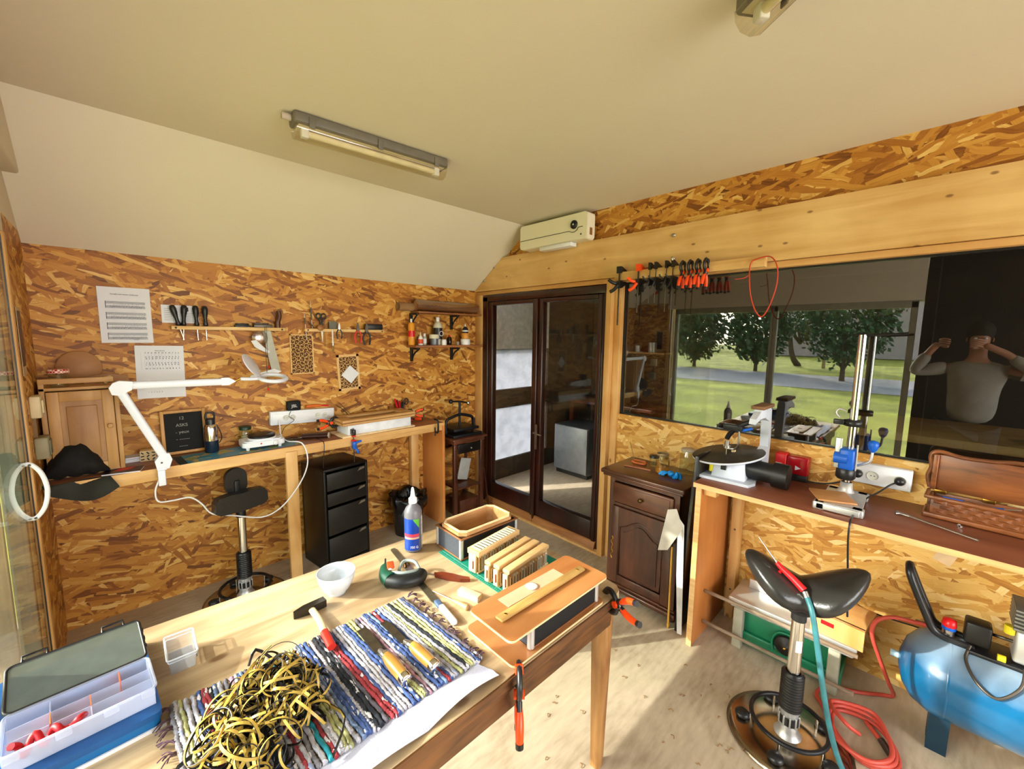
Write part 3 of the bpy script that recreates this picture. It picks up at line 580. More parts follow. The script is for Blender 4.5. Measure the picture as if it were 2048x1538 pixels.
def pliers(label, x, z, m, flip=1, s=1, name='pliers', jl=.05):
    t = thing(name, label, 'pliers', (x, YA-.062, z), 0, 'pliers in the tool rail'); t.scale = (s, s, s)
    obj('jaws', G().prism([(-.012, -.01), (-.009, jl*.5), (-.003, jl), (.003, jl), (.009, jl*.5), (.012, -.01), (0, -.02)], -.004, .004, 'xz'), DSTEEL if m is not BLACKP or s == 1 else STEEL, t)
    for k in (-1, 1): obj('handle', G().tube([(k*.006, 0, -.012), (k*.02, 0, -.035), (k*.026, 0, -.065), (k*.018, 0, -.105)], .0065, 8, 5, rf=lambda u: .8+.3*u), m, t)
pliers('small black-handled pliers beside the white brush', 1.235, 1.69, BLACKP, s=.75); pliers('red and yellow handled pliers with long black jaws', 1.378, 1.685, mat('red_grip', 'c8261a', .4)); 
pliers('black-handled cutters with polished head at the right of the rail', 1.447, 1.68, mat('black_grip', '15151a', .4), s=1.1, jl=.045)
solo('staple_box', G().box((-.07, -.02, 0), (.07, .02, .045), .005), BLACKP, 'black oblong box standing on the right end of the tool rail', 'box', (1.52, YA-.03, 1.683))
t = thing('scissors', 'black-handled scissors stuck in the second tool rail', 'scissors', (1.12, YA-.03, 1.683))
for k in (-1, 1): obj('handle', G().tube([(k*.018+.015*math.cos(a), 0, .09+.02*math.sin(a)) for a in [i*PI/4 for i in range(8)]], .005, 8, 3, True).tube([(k*.012, 0, .072), (k*.004, 0, .04), (0, 0, .0)], .006, 8), BLACKP, t)
obj('blades', G().prism([(-.008, .02), (.008, .02), (.004, -.08), (0, -.10), (-.003, -.08)], -.002, .002, 'xz'), STEEL, t)
t = thing('leather_punch', 'round brown wooden tool head below the scissors', 'tool', (1.10, YA-.06, 1.69)); obj('head', G().lathe([(0, .012), (.022, .010), (.022, 0), (0, 0)], (0, 0, .0), (0, -1, 0), 16), wood('tan_wood', '8a5630', 'b07a48', 0, 5, 5), t); obj('shaft', G().cyl((.005, 0, -.01), (.012, 0, -.1), .003, n=6), STEEL, t)
for i, (x, z0, z1, tl, lb) in enumerate(((1.055, -.02, .20, -2, 'tall thin steel rod standing in the second tool rail'), (1.01, -.08, .10, -3, 'thin pointed scriber at the left of the second rail'), (1.075, 0, .07, -42, 'dark pointed awl leaning left on the second rail'), (1.142, -.13, .08, 1, 'slim brown-handled needle file on the second rail'))):
    t = thing('scriber', lb, 'tool', (x, YA-.03, 1.683), 0, 'thin pointed tools in the second tool rail'); t.rotation_euler = (0, R_(tl), 0)
    obj('rod', G().cyl((0, 0, z0), (0, 0, z1), .0022, n=6), STEEL if i < 2 else DSTEEL, t); obj('collar', G().cyl((0, 0, z1*.3), (0, 0, z1*.75), .005, n=8), DSTEEL if i < 3 else wood('tan_wood', '', ''), t)
t = thing('paint_brush', 'white-handled brush hanging bristles down from the second rail', 'brush', (1.185, YA-.062, 1.68)); obj('handle', G().lathe([(0, 0), (.006, -.005), (.005, -.09), (.008, -.10)], n=10), WHITEP, t); obj('ferrule', G().cyl((0, 0, -.10), (0, 0, -.12), .008, n=10), STEEL, t); obj('bristles', G().box((-.008, -.004, -.165), (.008, .004, -.12), .003), mat('bristle', '8a6a3a', .8), t)
solo('sharpening_stone', G().box((-.03, -.012, 0), (.03, .012, .055), .002), mat('grey_stone', '6c6a62', .7), 'small grey stone block standing on the second tool rail', 'stone', (1.205, YA-.02, 1.683))

# fretwork panels
FRET = mat('fret_wood', 'd9ae72', .6, var=.06)
def fret(label, x0, x1, z1, z0, tilt, dens):
    t = thing('fretwork_panel', label, 'panel', ((x0+x1)/2, YA-.004, (z0+z1)/2), 0, 'laser cut fretwork panels'); t.rotation_euler = (0, R_(tilt), 0)
    w_, h_ = (x1-x0)/2, (z1-z0)/2; b = .008 if dens < 2 else .018
    obj('border', G().box((-w_, -.004, -h_), (-w_+b, 0, h_)).box((w_-b, -.004, -h_), (w_, 0, h_)).box((-w_, -.004, -h_), (w_, 0, -h_+b)).box((-w_, -.004, h_-b), (w_, 0, h_)), FRET, t)
    obj('backing_board', G().box((-w_+.002, -.0005, -h_+.002), (w_-.002, 0, h_-.002)), mat('brown_backing', '5a3a1c', .8), t)  # plain dark brown board behind the scrollwork
    g = G(); nx, nz = (5, 9) if dens < 2 else (5, 9); cw, ch = 2*(w_-b)/nx, 2*(h_-b)/nz
    for i in range(nx):
        for j in range(nz):
            cx, cz = -w_+b+cw*(i+.5), -h_+b+ch*(j+.5); s = 1 if (i+j) % 2 else -1; a0 = (i*3+j)*1.3
            pts = [(cx+s*math.cos(a0+u*.75)*cw*(.66-.06*u), -.002, cz+math.sin(a0+u*.75)*ch*(.66-.06*u)) for u in range(9)]
            g.tube(pts, .0022, 5, 3)
    obj('scrollwork', g, FRET, t); return t
fret('pale fretwork panel pinned straight on the back wall', .907, 1.065, 1.640, 1.357, 0, 1)
t = fret('fretwork panel with a white paper diamond on it', 1.232, 1.405, 1.49, 1.212, -2.5, 2)
solo('paper_diamond', G().box((-.05, -.001, -.05), (.05, .001, .05), 0, (0, 42, 0)), PAPER, 'small white paper square stuck diamond-wise on the fretwork', 'paper', (1.33, YA-.011, 1.335))

# ------------------------------------------------------------------ wall shelf with bottles
SH = wood('shelf_wood', '7a4524', 'a86c3c', 0, 4, 7, .5)
t = thing('wall_shelf', 'two-tier wooden wall shelf on black brackets in the corner', 'shelf', (2.19, YA, 1.55))
obj('board', G().box((-.36, -.15, -.011), (.36, 0, .011), .004), SH, t); obj('board', G().box((-.32, -.14, .28), (.36, 0, .295), .003), SH, t)
for x in (-.32, .10):
    b = obj('bracket', G().box((x-.012, -.018, -.13), (x+.012, 0, -.011), .002).box((x-.012, -.13, -.028), (x+.012, 0, -.011), .002), BLACKM, t)
    obj('strut', G().tube([(x, -.015, -.115), (x, -.06, -.06), (x, -.12, -.03)], .008, 6), BLACKM, b)
    b = obj('bracket', G().box((x-.012, -.018, .15), (x+.012, 0, .28), .002).box((x-.012, -.12, .265), (x+.012, 0, .28), .002), BLACKM, t)
    obj('strut', G().tube([(x, -.015, .17), (x, -.05, .22), (x, -.11, .265)], .007, 6), BLACKM, b)
t = thing('wrapped_roll', 'roll wrapped in clear film lying on the upper wall shelf', 'roll', (2.19, YA-.09, 1.845)); obj('roll', G().cyl((-.32, 0, .052), (.33, 0, .052), .042, n=20), wood('brown_roll', '8a5a34', 'b07c4c', 0, 4, 6), t)
g = G(); rs = []
for k in range(15):
    x = -.34+k*.048; rs.append([(x, (.049+.006*math.sin(7*k+i*2.3))*math.cos(i*PI/6), .052+(.049+.005*math.sin(3*k+i*1.7))*math.sin(i*PI/6)) for i in range(12)])
loft(g, rs, caps=False); obj('film', g, glass('wrap_film', .25, (.85, .8, .74), 1.35, .2), t)
solo('cardboard_tube', G().lathe([(.034, 0), (.034, .5), (.029, .5), (.029, 0)], (0, 0, .034), (1, 0, 0), 20, closed=True), mat('cardboard', '8a6544', .8), 'grey-brown cardboard tube poking out left of the wrapped roll', 'tube', (1.73, YA-.045, 1.845+.0)).location.z = 1.845
def bottle(name, label, x, y, prof, m, capm=None, capprof=None, labm=None, lz=None, n=18, txt=None):
    t = thing(name, label, 'bottle', (x, y, 1.561), 0)
    obj('body', G().lathe([(0, 0)]+prof, n=n), m, t)
    if capprof: obj('cap', G().lathe(capprof+[(0, capprof[-1][1])], n=n), capm, t)
    if labm: obj('label', G().lathe([(lz[2]+.0008, lz[0]), (lz[2]+.0008, lz[1])], n=n), labm, t)
    return t
YEL = mat('yellow_can', 'd9902a', .3); 
bottle('spray_can', 'tall yellow and red spray can at the left of the wall shelf', 1.83, 3.13, [(.025, 0), (.027, .005), (.027, .17), (.02, .185), (.012, .19)], YEL, WHITEP, [(.009, .19), (.009, .215), (.006, .22)], REDP, (.07, .12, .027))
bottle('glue_bottle', 'small orange squeeze bottle next to the spray can', 1.90, 3.10, [(.02, 0), (.021, .01), (.021, .05), (.014, .07), (.006, .08)], WHITEP, mat('cream_cap', 'd8cdb0', .4), [(.006, .08), (.004, .11)], mat('orange_label', 'd24a20', .5), (.012, .05, .021))
bottle('glue_bottle', 'small pale bottle with cream cap, third on the wall shelf', 1.945, 3.11, [(.016, 0), (.017, .006), (.017, .065), (.012, .075)], mat('pale_green_bottle', '9aa08a', .3), WHITEP, [(.011, .075), (.011, .1)], PAPER, (.015, .055, .017))
bottle('tin', 'squat grey tin with cream lid on the wall shelf', 2.035, 3.10, [(.036, 0), (.037, .004), (.037, .058)], mat('grey_tin', '6a6e78', .35, .5), mat('cream_lid', 'dcd4bc', .4), [(.040, .056), (.043, .058), (.043, .088), (.04, .092)])
bottle('white_spirit_bottle', 'tall white bottle with black label and round emblem', 2.10, 3.14, [(.038, 0), (.04, .006), (.04, .16), (.03, .19), (.014, .205)], mat('milky_bottle', 'c9c4b4', .35), WHITEP, [(.016, .205), (.016, .24), (.014, .243)], BLACKP, (.05, .15, .04))
em = obj('emblem', G().lathe([(.018, 0), (.023, 0)], (.01, -.0425, .10), (0, -1, 0), 20), WHITEP, bpy.data.objects['white_spirit_bottle'])
bottle('small_pot', 'small white pot standing before the black-labelled bottle', 2.115, 3.065, [(.02, 0), (.022, .004), (.022, .04)], WHITEP, WHITEP, [(.018, .04), (.018, .05)])
bottle('small_pot', 'small dark bottle in the middle of the wall shelf', 2.21, 3.12, [(.02, 0), (.022, .004), (.022, .06), (.01, .075)], mat('amber_dark', '1d0d08', .2), REDP, [(.01, .075), (.01, .09)])
bottle('small_pot', 'tiny grey pot between dark bottle and white tub', 2.275, 3.08, [(.014, 0), (.015, .003), (.013, .03)], mat('greyish', '8e857a', .5))
bottle('tub', 'white tub at the bottom of the stack at the shelf end', 2.375, 3.10, [(.043, 0), (.045, .004), (.045, .05), (.04, .054)], WHITEP)
t = bottle('tub', 'orange tub stacked on the white tub', 2.375, 3.10, [(.034, 0), (.036, .004), (.036, .05), (.034, .054)], mat('orange_tub', 'd08a34', .4)); t.location.z = 1.561+.054
t = bottle('glue_bottle', 'small black bottle standing on the orange tub', 2.375, 3.10, [(.026, 0), (.028, .004), (.027, .04), (.012, .056), (.008, .06)], BLACKP, WHITEP, [(.007, .06), (.004, .085)], PAPER, (.014, .026, .0275)); t.location.z = 1.561+.108

# ================================================================== BACK DESK
t = thing('back_desk', 'long wall desk with brown top and pale plywood edge along back wall', 'desk', (1.0, 3.05, 0))
obj('worktop', G().box((-1.28, -.15, .885), (1.0, .16, .91), .002), TOPX, t)
obj('edge_strip', G().box((-1.28, -.155, .884), (1.0, -.15, .911)), PINEX, t)
obj('front_rail', G().box((-1.28, -.148, .845), (1.0, -.12, .884), .002), PINEX, t)
obj('leg', G().box((-.236, -.155, 0), (-.166, -.12, .88), .003), PINEZ, t)
obj('leg', G().box((.83, .105, 0), (.90, .155, .88), .003), PINEZ, t)
obj('side_panel', G().box((.975, -.16, 0), (.997, .158, .884), .001), PLYO, t)
# cabinet on the desk
CABW = wood('limed_oak', 'a8783e', 'c4965c', 2, 3, 7, .5); CABX = wood('limed_oak_long', 'b08048', 'cfa268', 0, 3, 7, .5)
t = thing('wall_cabinet', 'small limed wooden cabinet with panelled door standing on the desk', 'cabinet', (-.125, 3.09, .911), 0)
obj('side', G().box((-.145, -.085, 0), (-.125, .11, .49), .002), CABW, t); obj('side', G().box((.115, -.085, 0), (.135, .11, .46), .002), CABW, t)
obj('top', G().box((-.145, -.085, .44), (.135, .11, .455), .002), CABX, t); obj('top_rail', G().box((-.145, -.09, .475), (.12, -.075, .50), .002), CABX, t)
obj('back', G().box((-.125, .1, 0), (.115, .11, .49)), CABW, t); obj('bottom', G().box((-.125, -.08, 0), (.115, .1, .015)), CABX, t)
d = obj('door', G().box((-.122, -.1, .015), (-.08, -.086, .435), .002).box((.07, -.1, .015), (.113, -.086, .435), .002).box((-.08, -.1, .015), (.07, -.086, .06), .002).box((-.08, -.1, .385), (.07, -.086, .435), .002), CABW, t)
obj('door_panel', G().box((-.08, -.092, .06), (.07, -.088, .385)).box((-.06, -.097, .085), (.05, -.09, .36), .006), wood('limed_panel', '8f6234', 'b28450', 2, 3, 7, .5), d)
obj('knob', G().box((.082, -.118, .235), (.103, -.1, .258), .004), CABW, d)
t = thing('jam_jar', 'jar with red gingham lid on top of the small cabinet', 'jar', (-.20, 3.05, 1.366)); obj('body', G().lathe([(0, 0), (.034, 0), (.036, .01), (.036, .06), (.03, .07)], n=20), GLASSJ, t)
def gingham():
    m, t_, b = newmat('gingham'); N = t_.nodes.new; L = t_.links.new; tc = N('ShaderNodeTexCoord'); ck = N('ShaderNodeTexChecker'); ck.inputs['Scale'].default_value = 110; ck.inputs[1].default_value = lin('b01c1c'); ck.inputs[2].default_value = lin('e8cfc0')
    L(tc.outputs['Object'], ck.inputs[0]); L(ck.outputs[0], b.inputs[0]); b.inputs['Roughness'].default_value = .35; return m
obj('lid', G().lathe([(.039, .07), (.040, .072), (.040, .086), (.037, .09), (0, .09)], n=24), gingham(), t)
solo('round_board', G().lathe([(0, 0), (.085, 0), (.087, .003), (.087, .012), (.085, .015), (0, .015)], (0, 0, .087), (0, -1, 0), 32), wood('mdf', '9c6c42', 'ac7c50', 0, 6, 2, .6), 'round brown board leaning on the wall above the small cabinet', 'board', (-.13, 3.19, 1.366))
solo('low_board', G().prism([(-.08, 0), (.10, 0), (.095, .035), (.02, .05), (-.03, .045), (-.07, .03)], 0, .012, 'xz'), wood('mdf', '', ''), 'lower curved brown board in front of the round board', 'board', (-.04, 3.16, 1.366))
solo('cork_cone', G().lathe([(0, 0), (.022, 0), (.008, .04), (0, .042)], (0, 0, 0), (.8, 0, .5), 14), CREAM, 'small pale cone lying on top of the small cabinet', 'cone', (-.045, 3.06, 1.386))
# bag / jacket
g = G(); rs = []
for k in range(13):
    u = k/12; cx = -.285+.235*u; cz = .02+.145*math.sin(PI*min(1, u*1.05))**.7 if u < .97 else .02; ry = .13*math.sin(PI*(.08+.86*u))**.5
    rs.append([(cx, ry*math.cos(a)+.01*math.sin(5*a+k), max(.003, cz*.5+cz*.55*math.sin(a)+.008*math.sin(3*a+2*k))) for a in [i*PI/10 for i in range(20)]])
loft(g, rs); t = thing('black_bag', 'black fabric bag slumped on the left end of the desk', 'bag', (-.0, 3.02, .911)); t.location = (.0, 3.04, .913)
FAB = mat('black_fabric', '0d0d0d', .85, var=.3, bump=.4, bsc=40)
obj('body', g, FAB, t)
g = G(); vs = []
nx, ny = 12, 8
for j in range(ny+1):
    for i in range(nx+1):
        u, v = i/nx, j/ny; x = -.285+.235*u; z = .045*math.sin(u*3)*v*(1-v)*2-.10*v*(.5+.5*math.sin(PI*u*.95)) ; vs.append((x+.03*v, -.145-.03*v-.012*math.sin(7*u+3*v), z))
g.add(vs, [(j*(nx+1)+i, j*(nx+1)+i+1, (j+1)*(nx+1)+i+1, (j+1)*(nx+1)+i) for j in range(ny) for i in range(nx)], True)
g.add([(x, y+.008, z) for x, y, z in vs], [(j*(nx+1)+i, j*(nx+1)+i+1, (j+1)*(nx+1)+i+1, (j+1)*(nx+1)+i) for j in range(ny) for i in range(nx)], True)
obj('hanging_flap', g, mat('grey_fabric', '24241f', .8, var=.3, bump=.5, bsc=50), t)
t = thing('magazine', 'magazine with red and blue cover lying beside the black bag', 'magazine', (.0, 2.955, .911), -12); obj('pages', G().box((-.075, -.05, 0), (.075, .05, .006)), PAPER, t); obj('cover', G().box((-.076, -.051, .006), (.076, .051, .007)), mat('dark_cover', '221428', .3, var=.8, sc=30), t); obj('cover_picture', G().prism([(-.02, .045), (.04, .04), (.02, -.0), (-.04, -.01)], .007, .0076), REDP, t)
t = thing('patterned_box', 'small pale box with black leaf pattern on the desk', 'box', (.11, 3.13, .911), -6); obj('carton', G().box((-.035, -.03, 0), (.035, .03, .06), .001), CREAM, t)
for k in range(9): a = random.uniform(0, PI); x, z = -.024+(k % 3)*.024, .012+(k//3)*.018; obj('leaf_print', G().box((x-.0075, -.0312, z-.0032), (x+.0075, -.0302, z+.0032), 0, (0, random.uniform(-60, 60), 0)), BLACKP, t)
solo('paper_stack', G().box((-.05, -.04, 0), (.05, .04, .018)).box((-.048, -.042, .02), (.05, .038, .028)), PAPER, 'small stack of white paper behind the patterned box', 'paper', (.07, 3.17, .98-.069)).location = (.06, 3.165, .911)
t = thing('chalkboard', 'small wood-framed chalkboard leaning on the back wall', 'chalkboard', (.285, 3.165, .912)); t.rotation_euler = (R_(-5), 0, 0)
CF = wood('chalk_frame', 'a9742f', 'c8924c', 2, 4, 7)
obj('slate', G().box((-.095, -.004, .015), (.095, .004, .25)), mat('slate', '070807', .8, var=.3), t)
for a, b_ in (((-.11, -.008, 0), (-.092, .008, .265)), ((.092, -.008, 0), (.11, .008, .265)), ((-.092, -.008, 0), (.092, .008, .017)), ((-.092, -.008, .248), (.092, .008, .265))): obj('frame', G().box(a, b_, .002), CF, t)
CH = mat('chalk', '9a9a96', .9)
for i, s_ in enumerate(('12', 'ASKS', '- yeux', '- ------', '-----')): text(s_, .026, CH, t, (-.01, -.0048, .215-i*.042), (90, 0, 0), 'chalk_writing', .0002)
t = thing('insulated_bottle', 'steel flask with dark blue base and black loop cap', 'bottle', (.405, 3.09, .911))
obj('base', G().lathe([(0, 0), (.033, 0), (.036, .004), (.036, .075)], n=28), mat('navy', '0e2036', .45), t); obj('body', G().lathe([(.0355, .075), (.0355, .15), (.03, .168), (.024, .175)], n=28), CHROME, t)
obj('cap', G().lathe([(.025, .172), (.025, .205), (.022, .212), (0, .212)], n=24), BLACKP, t); obj('loop', G().tube([(-.022, 0, .208), (-.022, 0, .23), (-.015, 0, .245), (.015, 0, .245), (.022, 0, .23), (.022, 0, .208)], .006, 8), BLACKP, t); obj('strap', G().tube([(.03, 0, .17), (.045, 0, .13), (.055, .01, .08), (.04, .01, .05)], .003, 6), BLACKP, t)
def mapmat():
    m, t_, b = newmat('map_print'); N = t_.nodes.new; L = t_.links.new; tc = N('ShaderNodeTexCoord'); n = N('ShaderNodeTexNoise'); n.inputs['Scale'].default_value = 9; n.inputs['Detail'].default_value = 5; L(tc.outputs['Object'], n.inputs['Vector'])
    cr = N('ShaderNodeValToRGB'); e = cr.color_ramp.elements; cr.color_ramp.interpolation = 'CONSTANT'; e[0].color = lin('3f86a0'); e[0].position = 0; e[1].position = .56; e[1].color = lin('b59a5c'); x = e.new(.62); x.color = lin('7f9a5a')
    L(n.outputs[0], cr.inputs[0]); L(cr.outputs[0], b.inputs[0]); b.inputs['Roughness'].default_value = .35; return m
t = thing('map_mat', 'blue world map desk mat with dark border under the hotplate', 'mat', (.56, 3.0, .9105), 4); obj('sheet', G().box((-.34, -.085, 0), (.31, .13, .0015)), mat('mat_border', '2c3a3c', .4), t); obj('map_print', G().box((-.30, -.08, .0015), (.305, .12, .002)), mapmat(), t)
text('BACK OFF', .02, mat('ochre_ink', 'c0a03c', .6), t, (-.22, -.03, .0022), (0, 0, 0), 'lettering', .0002)
t = thing('hotplate', 'white electric hotplate with black cooking disc', 'hotplate', (.665, 3.035, .912), -2)
obj('body', G().prism(rrect(-.12, -.085, .12, .085, .03), .02, .05, smooth=False).prism(rrect(-.105, -.07, .105, .07, .03), .05, .056), WHITEE, t)
obj('rim', G().lathe([(.08, .056), (.082, .064), (.076, .066)], n=32), WHITEE, t); obj('cooking_plate', G().lathe([(.076, .06), (.078, .078), (.072, .082), (0, .08)], n=32), BLACKM, t)
obj('knob', G().lathe([(.016, 0), (.015, .014), (0, .015)], (.06, -.085, .035), (0, -1, 0), 18), WHITEP, t); obj('indicator', G().lathe([(0, .002), (.004, .002), (.005, 0)], (-.02, -.085, .038), (0, -1, 0), 10), REDP, t)
for x in (-.09, .09):
    for y in (-.06, .06): obj('foot', G().cyl((x, y, 0), (x, y, .02), .009, .012, 12), WHITEP, t)
t = thing('screw_jar', 'glass jar of pale screws with dark green lid', 'jar', (.60, 3.165, .911)); obj('body', G().lathe([(0, .001), (.034, .001), (.037, .01), (.037, .09), (.032, .10)], n=22), GLASSJ, t); obj('lid', G().lathe([(.035, .1), (.036, .118), (.033, .121), (0, .121)], n=22), mat('dark_green_lid', '123322', .4), t)
g = G()
for k in range(60):
    a = random.uniform(0, 2*PI); r = random.uniform(0, .026); d_ = Vector((random.uniform(-1, 1), random.uniform(-1, 1), random.uniform(-.5, .5))).normalized()*.009; p = Vector((r*math.cos(a)*.8, r*math.sin(a)*.8, .012+random.random()*.045)); g.cyl(p-d_, p+d_, .0022, n=5)
obj('screws', g, mat('pale_screws', 'f0ead8', .4), t, kind='stuff')
# socket strip on the wall
def socket(x, y, z, dr, t, r=.019):
    e = obj('socket', G().lathe([(r, .002), (r, -.0), (r*.85, -.001), (r*.8, .003), (r, .003)], (x, y, z), dr, 20).lathe([(0, .0012), (r*.8, .0012)], (x, y, z), dr, 20), mat('socket_grey', 'd2d0c6', .4), t)
    return e
SW = mat('trunking_white', 'dfe2ea', .35, var=.01)
t = thing('socket_strip', 'white wall trunking with four sockets above the desk', 'socket', (.965, YA, 1.005), 0)
t.rotation_euler = (0, R_(2.2), 0)
obj('trunking', G().box((-.215, -.045, 0), (.215, 0, .095), .004), SW, t); obj('cover_plate', G().box((-.205, -.048, .018), (.205, -.045, .078), .002), WHITEP, t)
for x in (-.12, -.075, .095, .145):
    s_ = socket(x, -.048, .048, (0, -1, 0), t)
    for dx in (-.006, .006): obj('pin_hole', G().cyl((x+dx, -.0495, .048), (x+dx, -.0475, .048), .0024, n=8), BLACKP, s_)
t = thing('speaker', 'small black cube speaker standing on the socket strip', 'speaker', (.905, 3.178, 1.103)); obj('body', G().box((-.045, -.02, 0), (.045, .022, .068), .01), mat('speaker_mesh', '0b0b0d', .7, bump=.5, bsc=400), t); text('JBL', .03, mat('logo_grey', 'c8c8c8', .4), t, (0, -.0212, .033), (90, 0, 0), 'logo', .0008)
t = thing('orange_screwdriver', 'orange tool with red tip lying on the socket strip', 'tool', (1.05, 3.185, 1.112)); t.rotation_euler = (0, R_(3), 0); obj('handle', G().tube([(-.06, 0, .004), (0, 0, .008), (.04, 0, .006)], .011, 10), mat('dull_orange', 'd0641e', .4), t); obj('shank', G().tube([(.04, 0, .006), (.10, 0, .003)], .006, 8), REDP, t)
solo('bent_wire', G().tube([(0, 0, .14), (.05, 0, .10), (.10, .0, .04), (.13, -.01, 0)], .003, 6).tube([(.02, 0, .16), (.09, .0, .08), (.15, -.01, .01)], .002, 6), DSTEEL, 'dark bent rods leaning on the wall beside the socket strip', 'rod', (1.20, 3.17, .97))
# leads
for nm, lb, pts, m_, r in (('white_lead', 'white lead looping from the lamp base down and up to the socket strip', [(.135, 2.86, .86), (.115, 2.86, .80), (.125, 2.87, .735), (.19, 2.87, .725), (.26, 2.87, .722), (.31, 2.87, .67), (.355, 2.87, .598), (.46, 2.87, .555), (.60, 2.86, .506), (.70, 2.85, .535), (.79, 2.85, .62), (.86, 2.85, .73), (.885, 2.86, .83), (.86, 2.88, .93), (.80, 2.98, .935), (.79, 3.08, .96), (.80, 3.14, 1.02), (.80, 3.155, 1.05)], WHITEP, .0042),
        ('black_lead', 'thin black lead from the speaker to the desk', [(.88, 3.16, 1.10), (.86, 3.13, 1.07), (.89, 3.13, 1.04), (.83, 3.13, 1.0), (.80, 3.12, .95), (.78, 3.13, .915)], BLACKP, .002),
        ('black_lead', 'black lead hanging over the desk edge behind the white one', [(.98, 3.05, .92), (1.0, 2.95, .915), (1.0, 2.88, .90), (.995, 2.885, .80), (.99, 2.9, .66), (.985, 3.0, .3), (1.0, 3.02, .02)], BLACKP, .0025)):
    solo(nm, G().tube(pts, r, 8, 5), m_, lb, 'cable')
t = thing('leather_case', 'dark brown rounded case with white piping on the desk', 'case', (1.0, 3.035, .911), -28)
prof = [(.030*math.cos(a)*1.0, .018+.018*math.sin(a)) for a in [i*PI/8 for i in range(16)]]
obj('body', G().prism(prof, -.085, .085, 'xz').box((0, 0, 0), (0, 0, 0)) if False else G().prism([(y, z) for y, z in prof], -.085, .085, 'yz', smooth=True), mat('brown_leather', '33130d', .35), t); obj('piping', G().tube([(.085, y, z) for y, z in prof], .003, 6, 2, True), mat('cream_piping', 'd8cdb8', .5), t)
t = thing('sunglasses', 'dark folded glasses lying right of the hotplate', 'glasses', (.86, 3.08, .911), 10)
obj('lens', G().prism(rrect(-.06, -.02, -.005, .02, .01), .0, .006), BLACKP, t); obj('lens', G().prism(rrect(.005, -.02, .06, .02, .01), .0, .006), BLACKP, t); obj('temple', G().tube([(-.06, .0, .008), (-.02, .03, .012), (.06, .03, .006)], .003, 6), BLACKP, t)
solo('pale_wire_coil', G().tube([(0, 0, .006), (.03, .02, .008), (.07, .01, .012), (.05, -.03, .008), (.0, -.03, .006)], .0035, 6, 5, True), STEEL, 'small silvery coil behind the brown case on the desk', 'wire', (.91, 3.12, .911))
# framed glue-up with clamps
t = thing('framed_glue_up', 'wooden frame boards clamped around a white block, drying on desk', 'assembly', (1.42, 3.0, .911), 2)
obj('bottom_board', G().box((-.29, -.10, 0), (.30, .12, .014), .003), CREAM, t)
obj('white_block', G().box((-.245, -.085, .014), (.27, .10, .085), .001), mat('block_white', 'dfe2ea', .5), t)
for z in (.086, .108):
    obj('frame_board', G().box((-.29, -.105, z), (.30, -.055, z+.019), .003), CABX, t); obj('frame_board', G().box((-.29, .06, z), (.30, .12, z+.019), .003), CABX, t)
    obj('frame_board', G().box((-.29, -.055, z), (-.20, .06, z+.019), .003), CABX, t); obj('frame_board', G().box((.20, -.055, z), (.30, .06, z+.019), .003), CABX, t)
t = thing('blue_bar_clamp', 'black and blue bar clamp hanging at the desk edge', 'clamp', (1.205, 2.885, .93), 0)
obj('bar', G().box((-.003, -.010, -.22), (.003, -.002, .05), .001), DSTEEL, t); obj('upper_jaw', G().box((-.012, -.025, .0), (.012, .03, .04), .005), BLACKP, t); obj('red_pad', G().box((-.012, -.022, -.012), (.012, .02, -.002), .003), REDP, t)
obj('trigger_block', G().box((-.014, -.03, -.10), (.014, .005, -.045), .006), BLUEP, t); obj('handle', G().tube([(0, -.02, -.06), (.02, -.03, -.05), (.045, -.03, -.045)], .008, 8).tube([(0, -.02, -.09), (.015, -.03, -.11), (.02, -.03, -.13)], .009, 8), BLUEP, t); obj('lower_pad', G().box((-.014, -.02, -.045), (.014, .02, -.035), .003), REDP, t)
spring_clamp('orange and black spring clamp on the left end of the frame boards', (1.10, 3.02, 1.01), (0, 0, 10), 1.0, group='spring clamps on the glued frame', op=1)
spring_clamp('orange and black spring clamp on the right end of the frame boards', (1.775, 3.03, .995), (0, 0, 165), .95, group='spring clamps on the glued frame', op=1)
spring_clamp('dark spring clamp farther back at the right desk end', (1.82, 3.13, .93), (90, 0, 150), .95, group='spring clamps on the glued frame')
t = thing('g_clamp', 'black metal screw clamp on the front right desk corner', 'clamp', (1.90, 2.90, .911)); obj('frame', G().tube([(0, 0, .04), (0, -.05, .03), (0, -.05, -.06), (0, -.01, -.065)], .008, 8, 4), BLACKM, t); obj('screw', G().cyl((0, -.01, -.10), (0, -.01, -.03), .005, n=8), BLACKM, t)
t = thing('tool_cup', 'cup bristling with red and black handled tools at desk back', 'cup', (1.74, 3.165, .911)); obj('cup', G().lathe([(0, 0), (.034, 0), (.037, .10), (.035, .10), (.032, .003)], n=18), mat('clear_grey_cup', '5a5650', .3), t)
for i, (dx, dy, m_) in enumerate(((-.05, 0, REDP), (-.035, .0, mat('deep_red', '6a1414', .4)), (-.015, .0, REDP), (.01, .0, BLACKP), (.03, 0, BLACKP))): obj('tool_handle', G().tube([(dx*.3, dy, .06), (dx*.8, dy, .14), (dx*1.2, dy-.01, .20-.01*i)], .008, 8), m_, t)
obj('scissor_grip', G().tube([(.045+.018*math.cos(a), -.01, .17+.026*math.sin(a)) for a in [i*PI/4 for i in range(8)]], .005, 8, 3, True), BLACKP, t)
solo('paper_wedge', G().prism([(-.02, 0), (.02, 0), (.012, .03), (-.01, .026)], -.01, .01, 'xz'), PAPER, 'small crumpled white paper behind the frame boards', 'paper', (1.64, 3.17, .911))

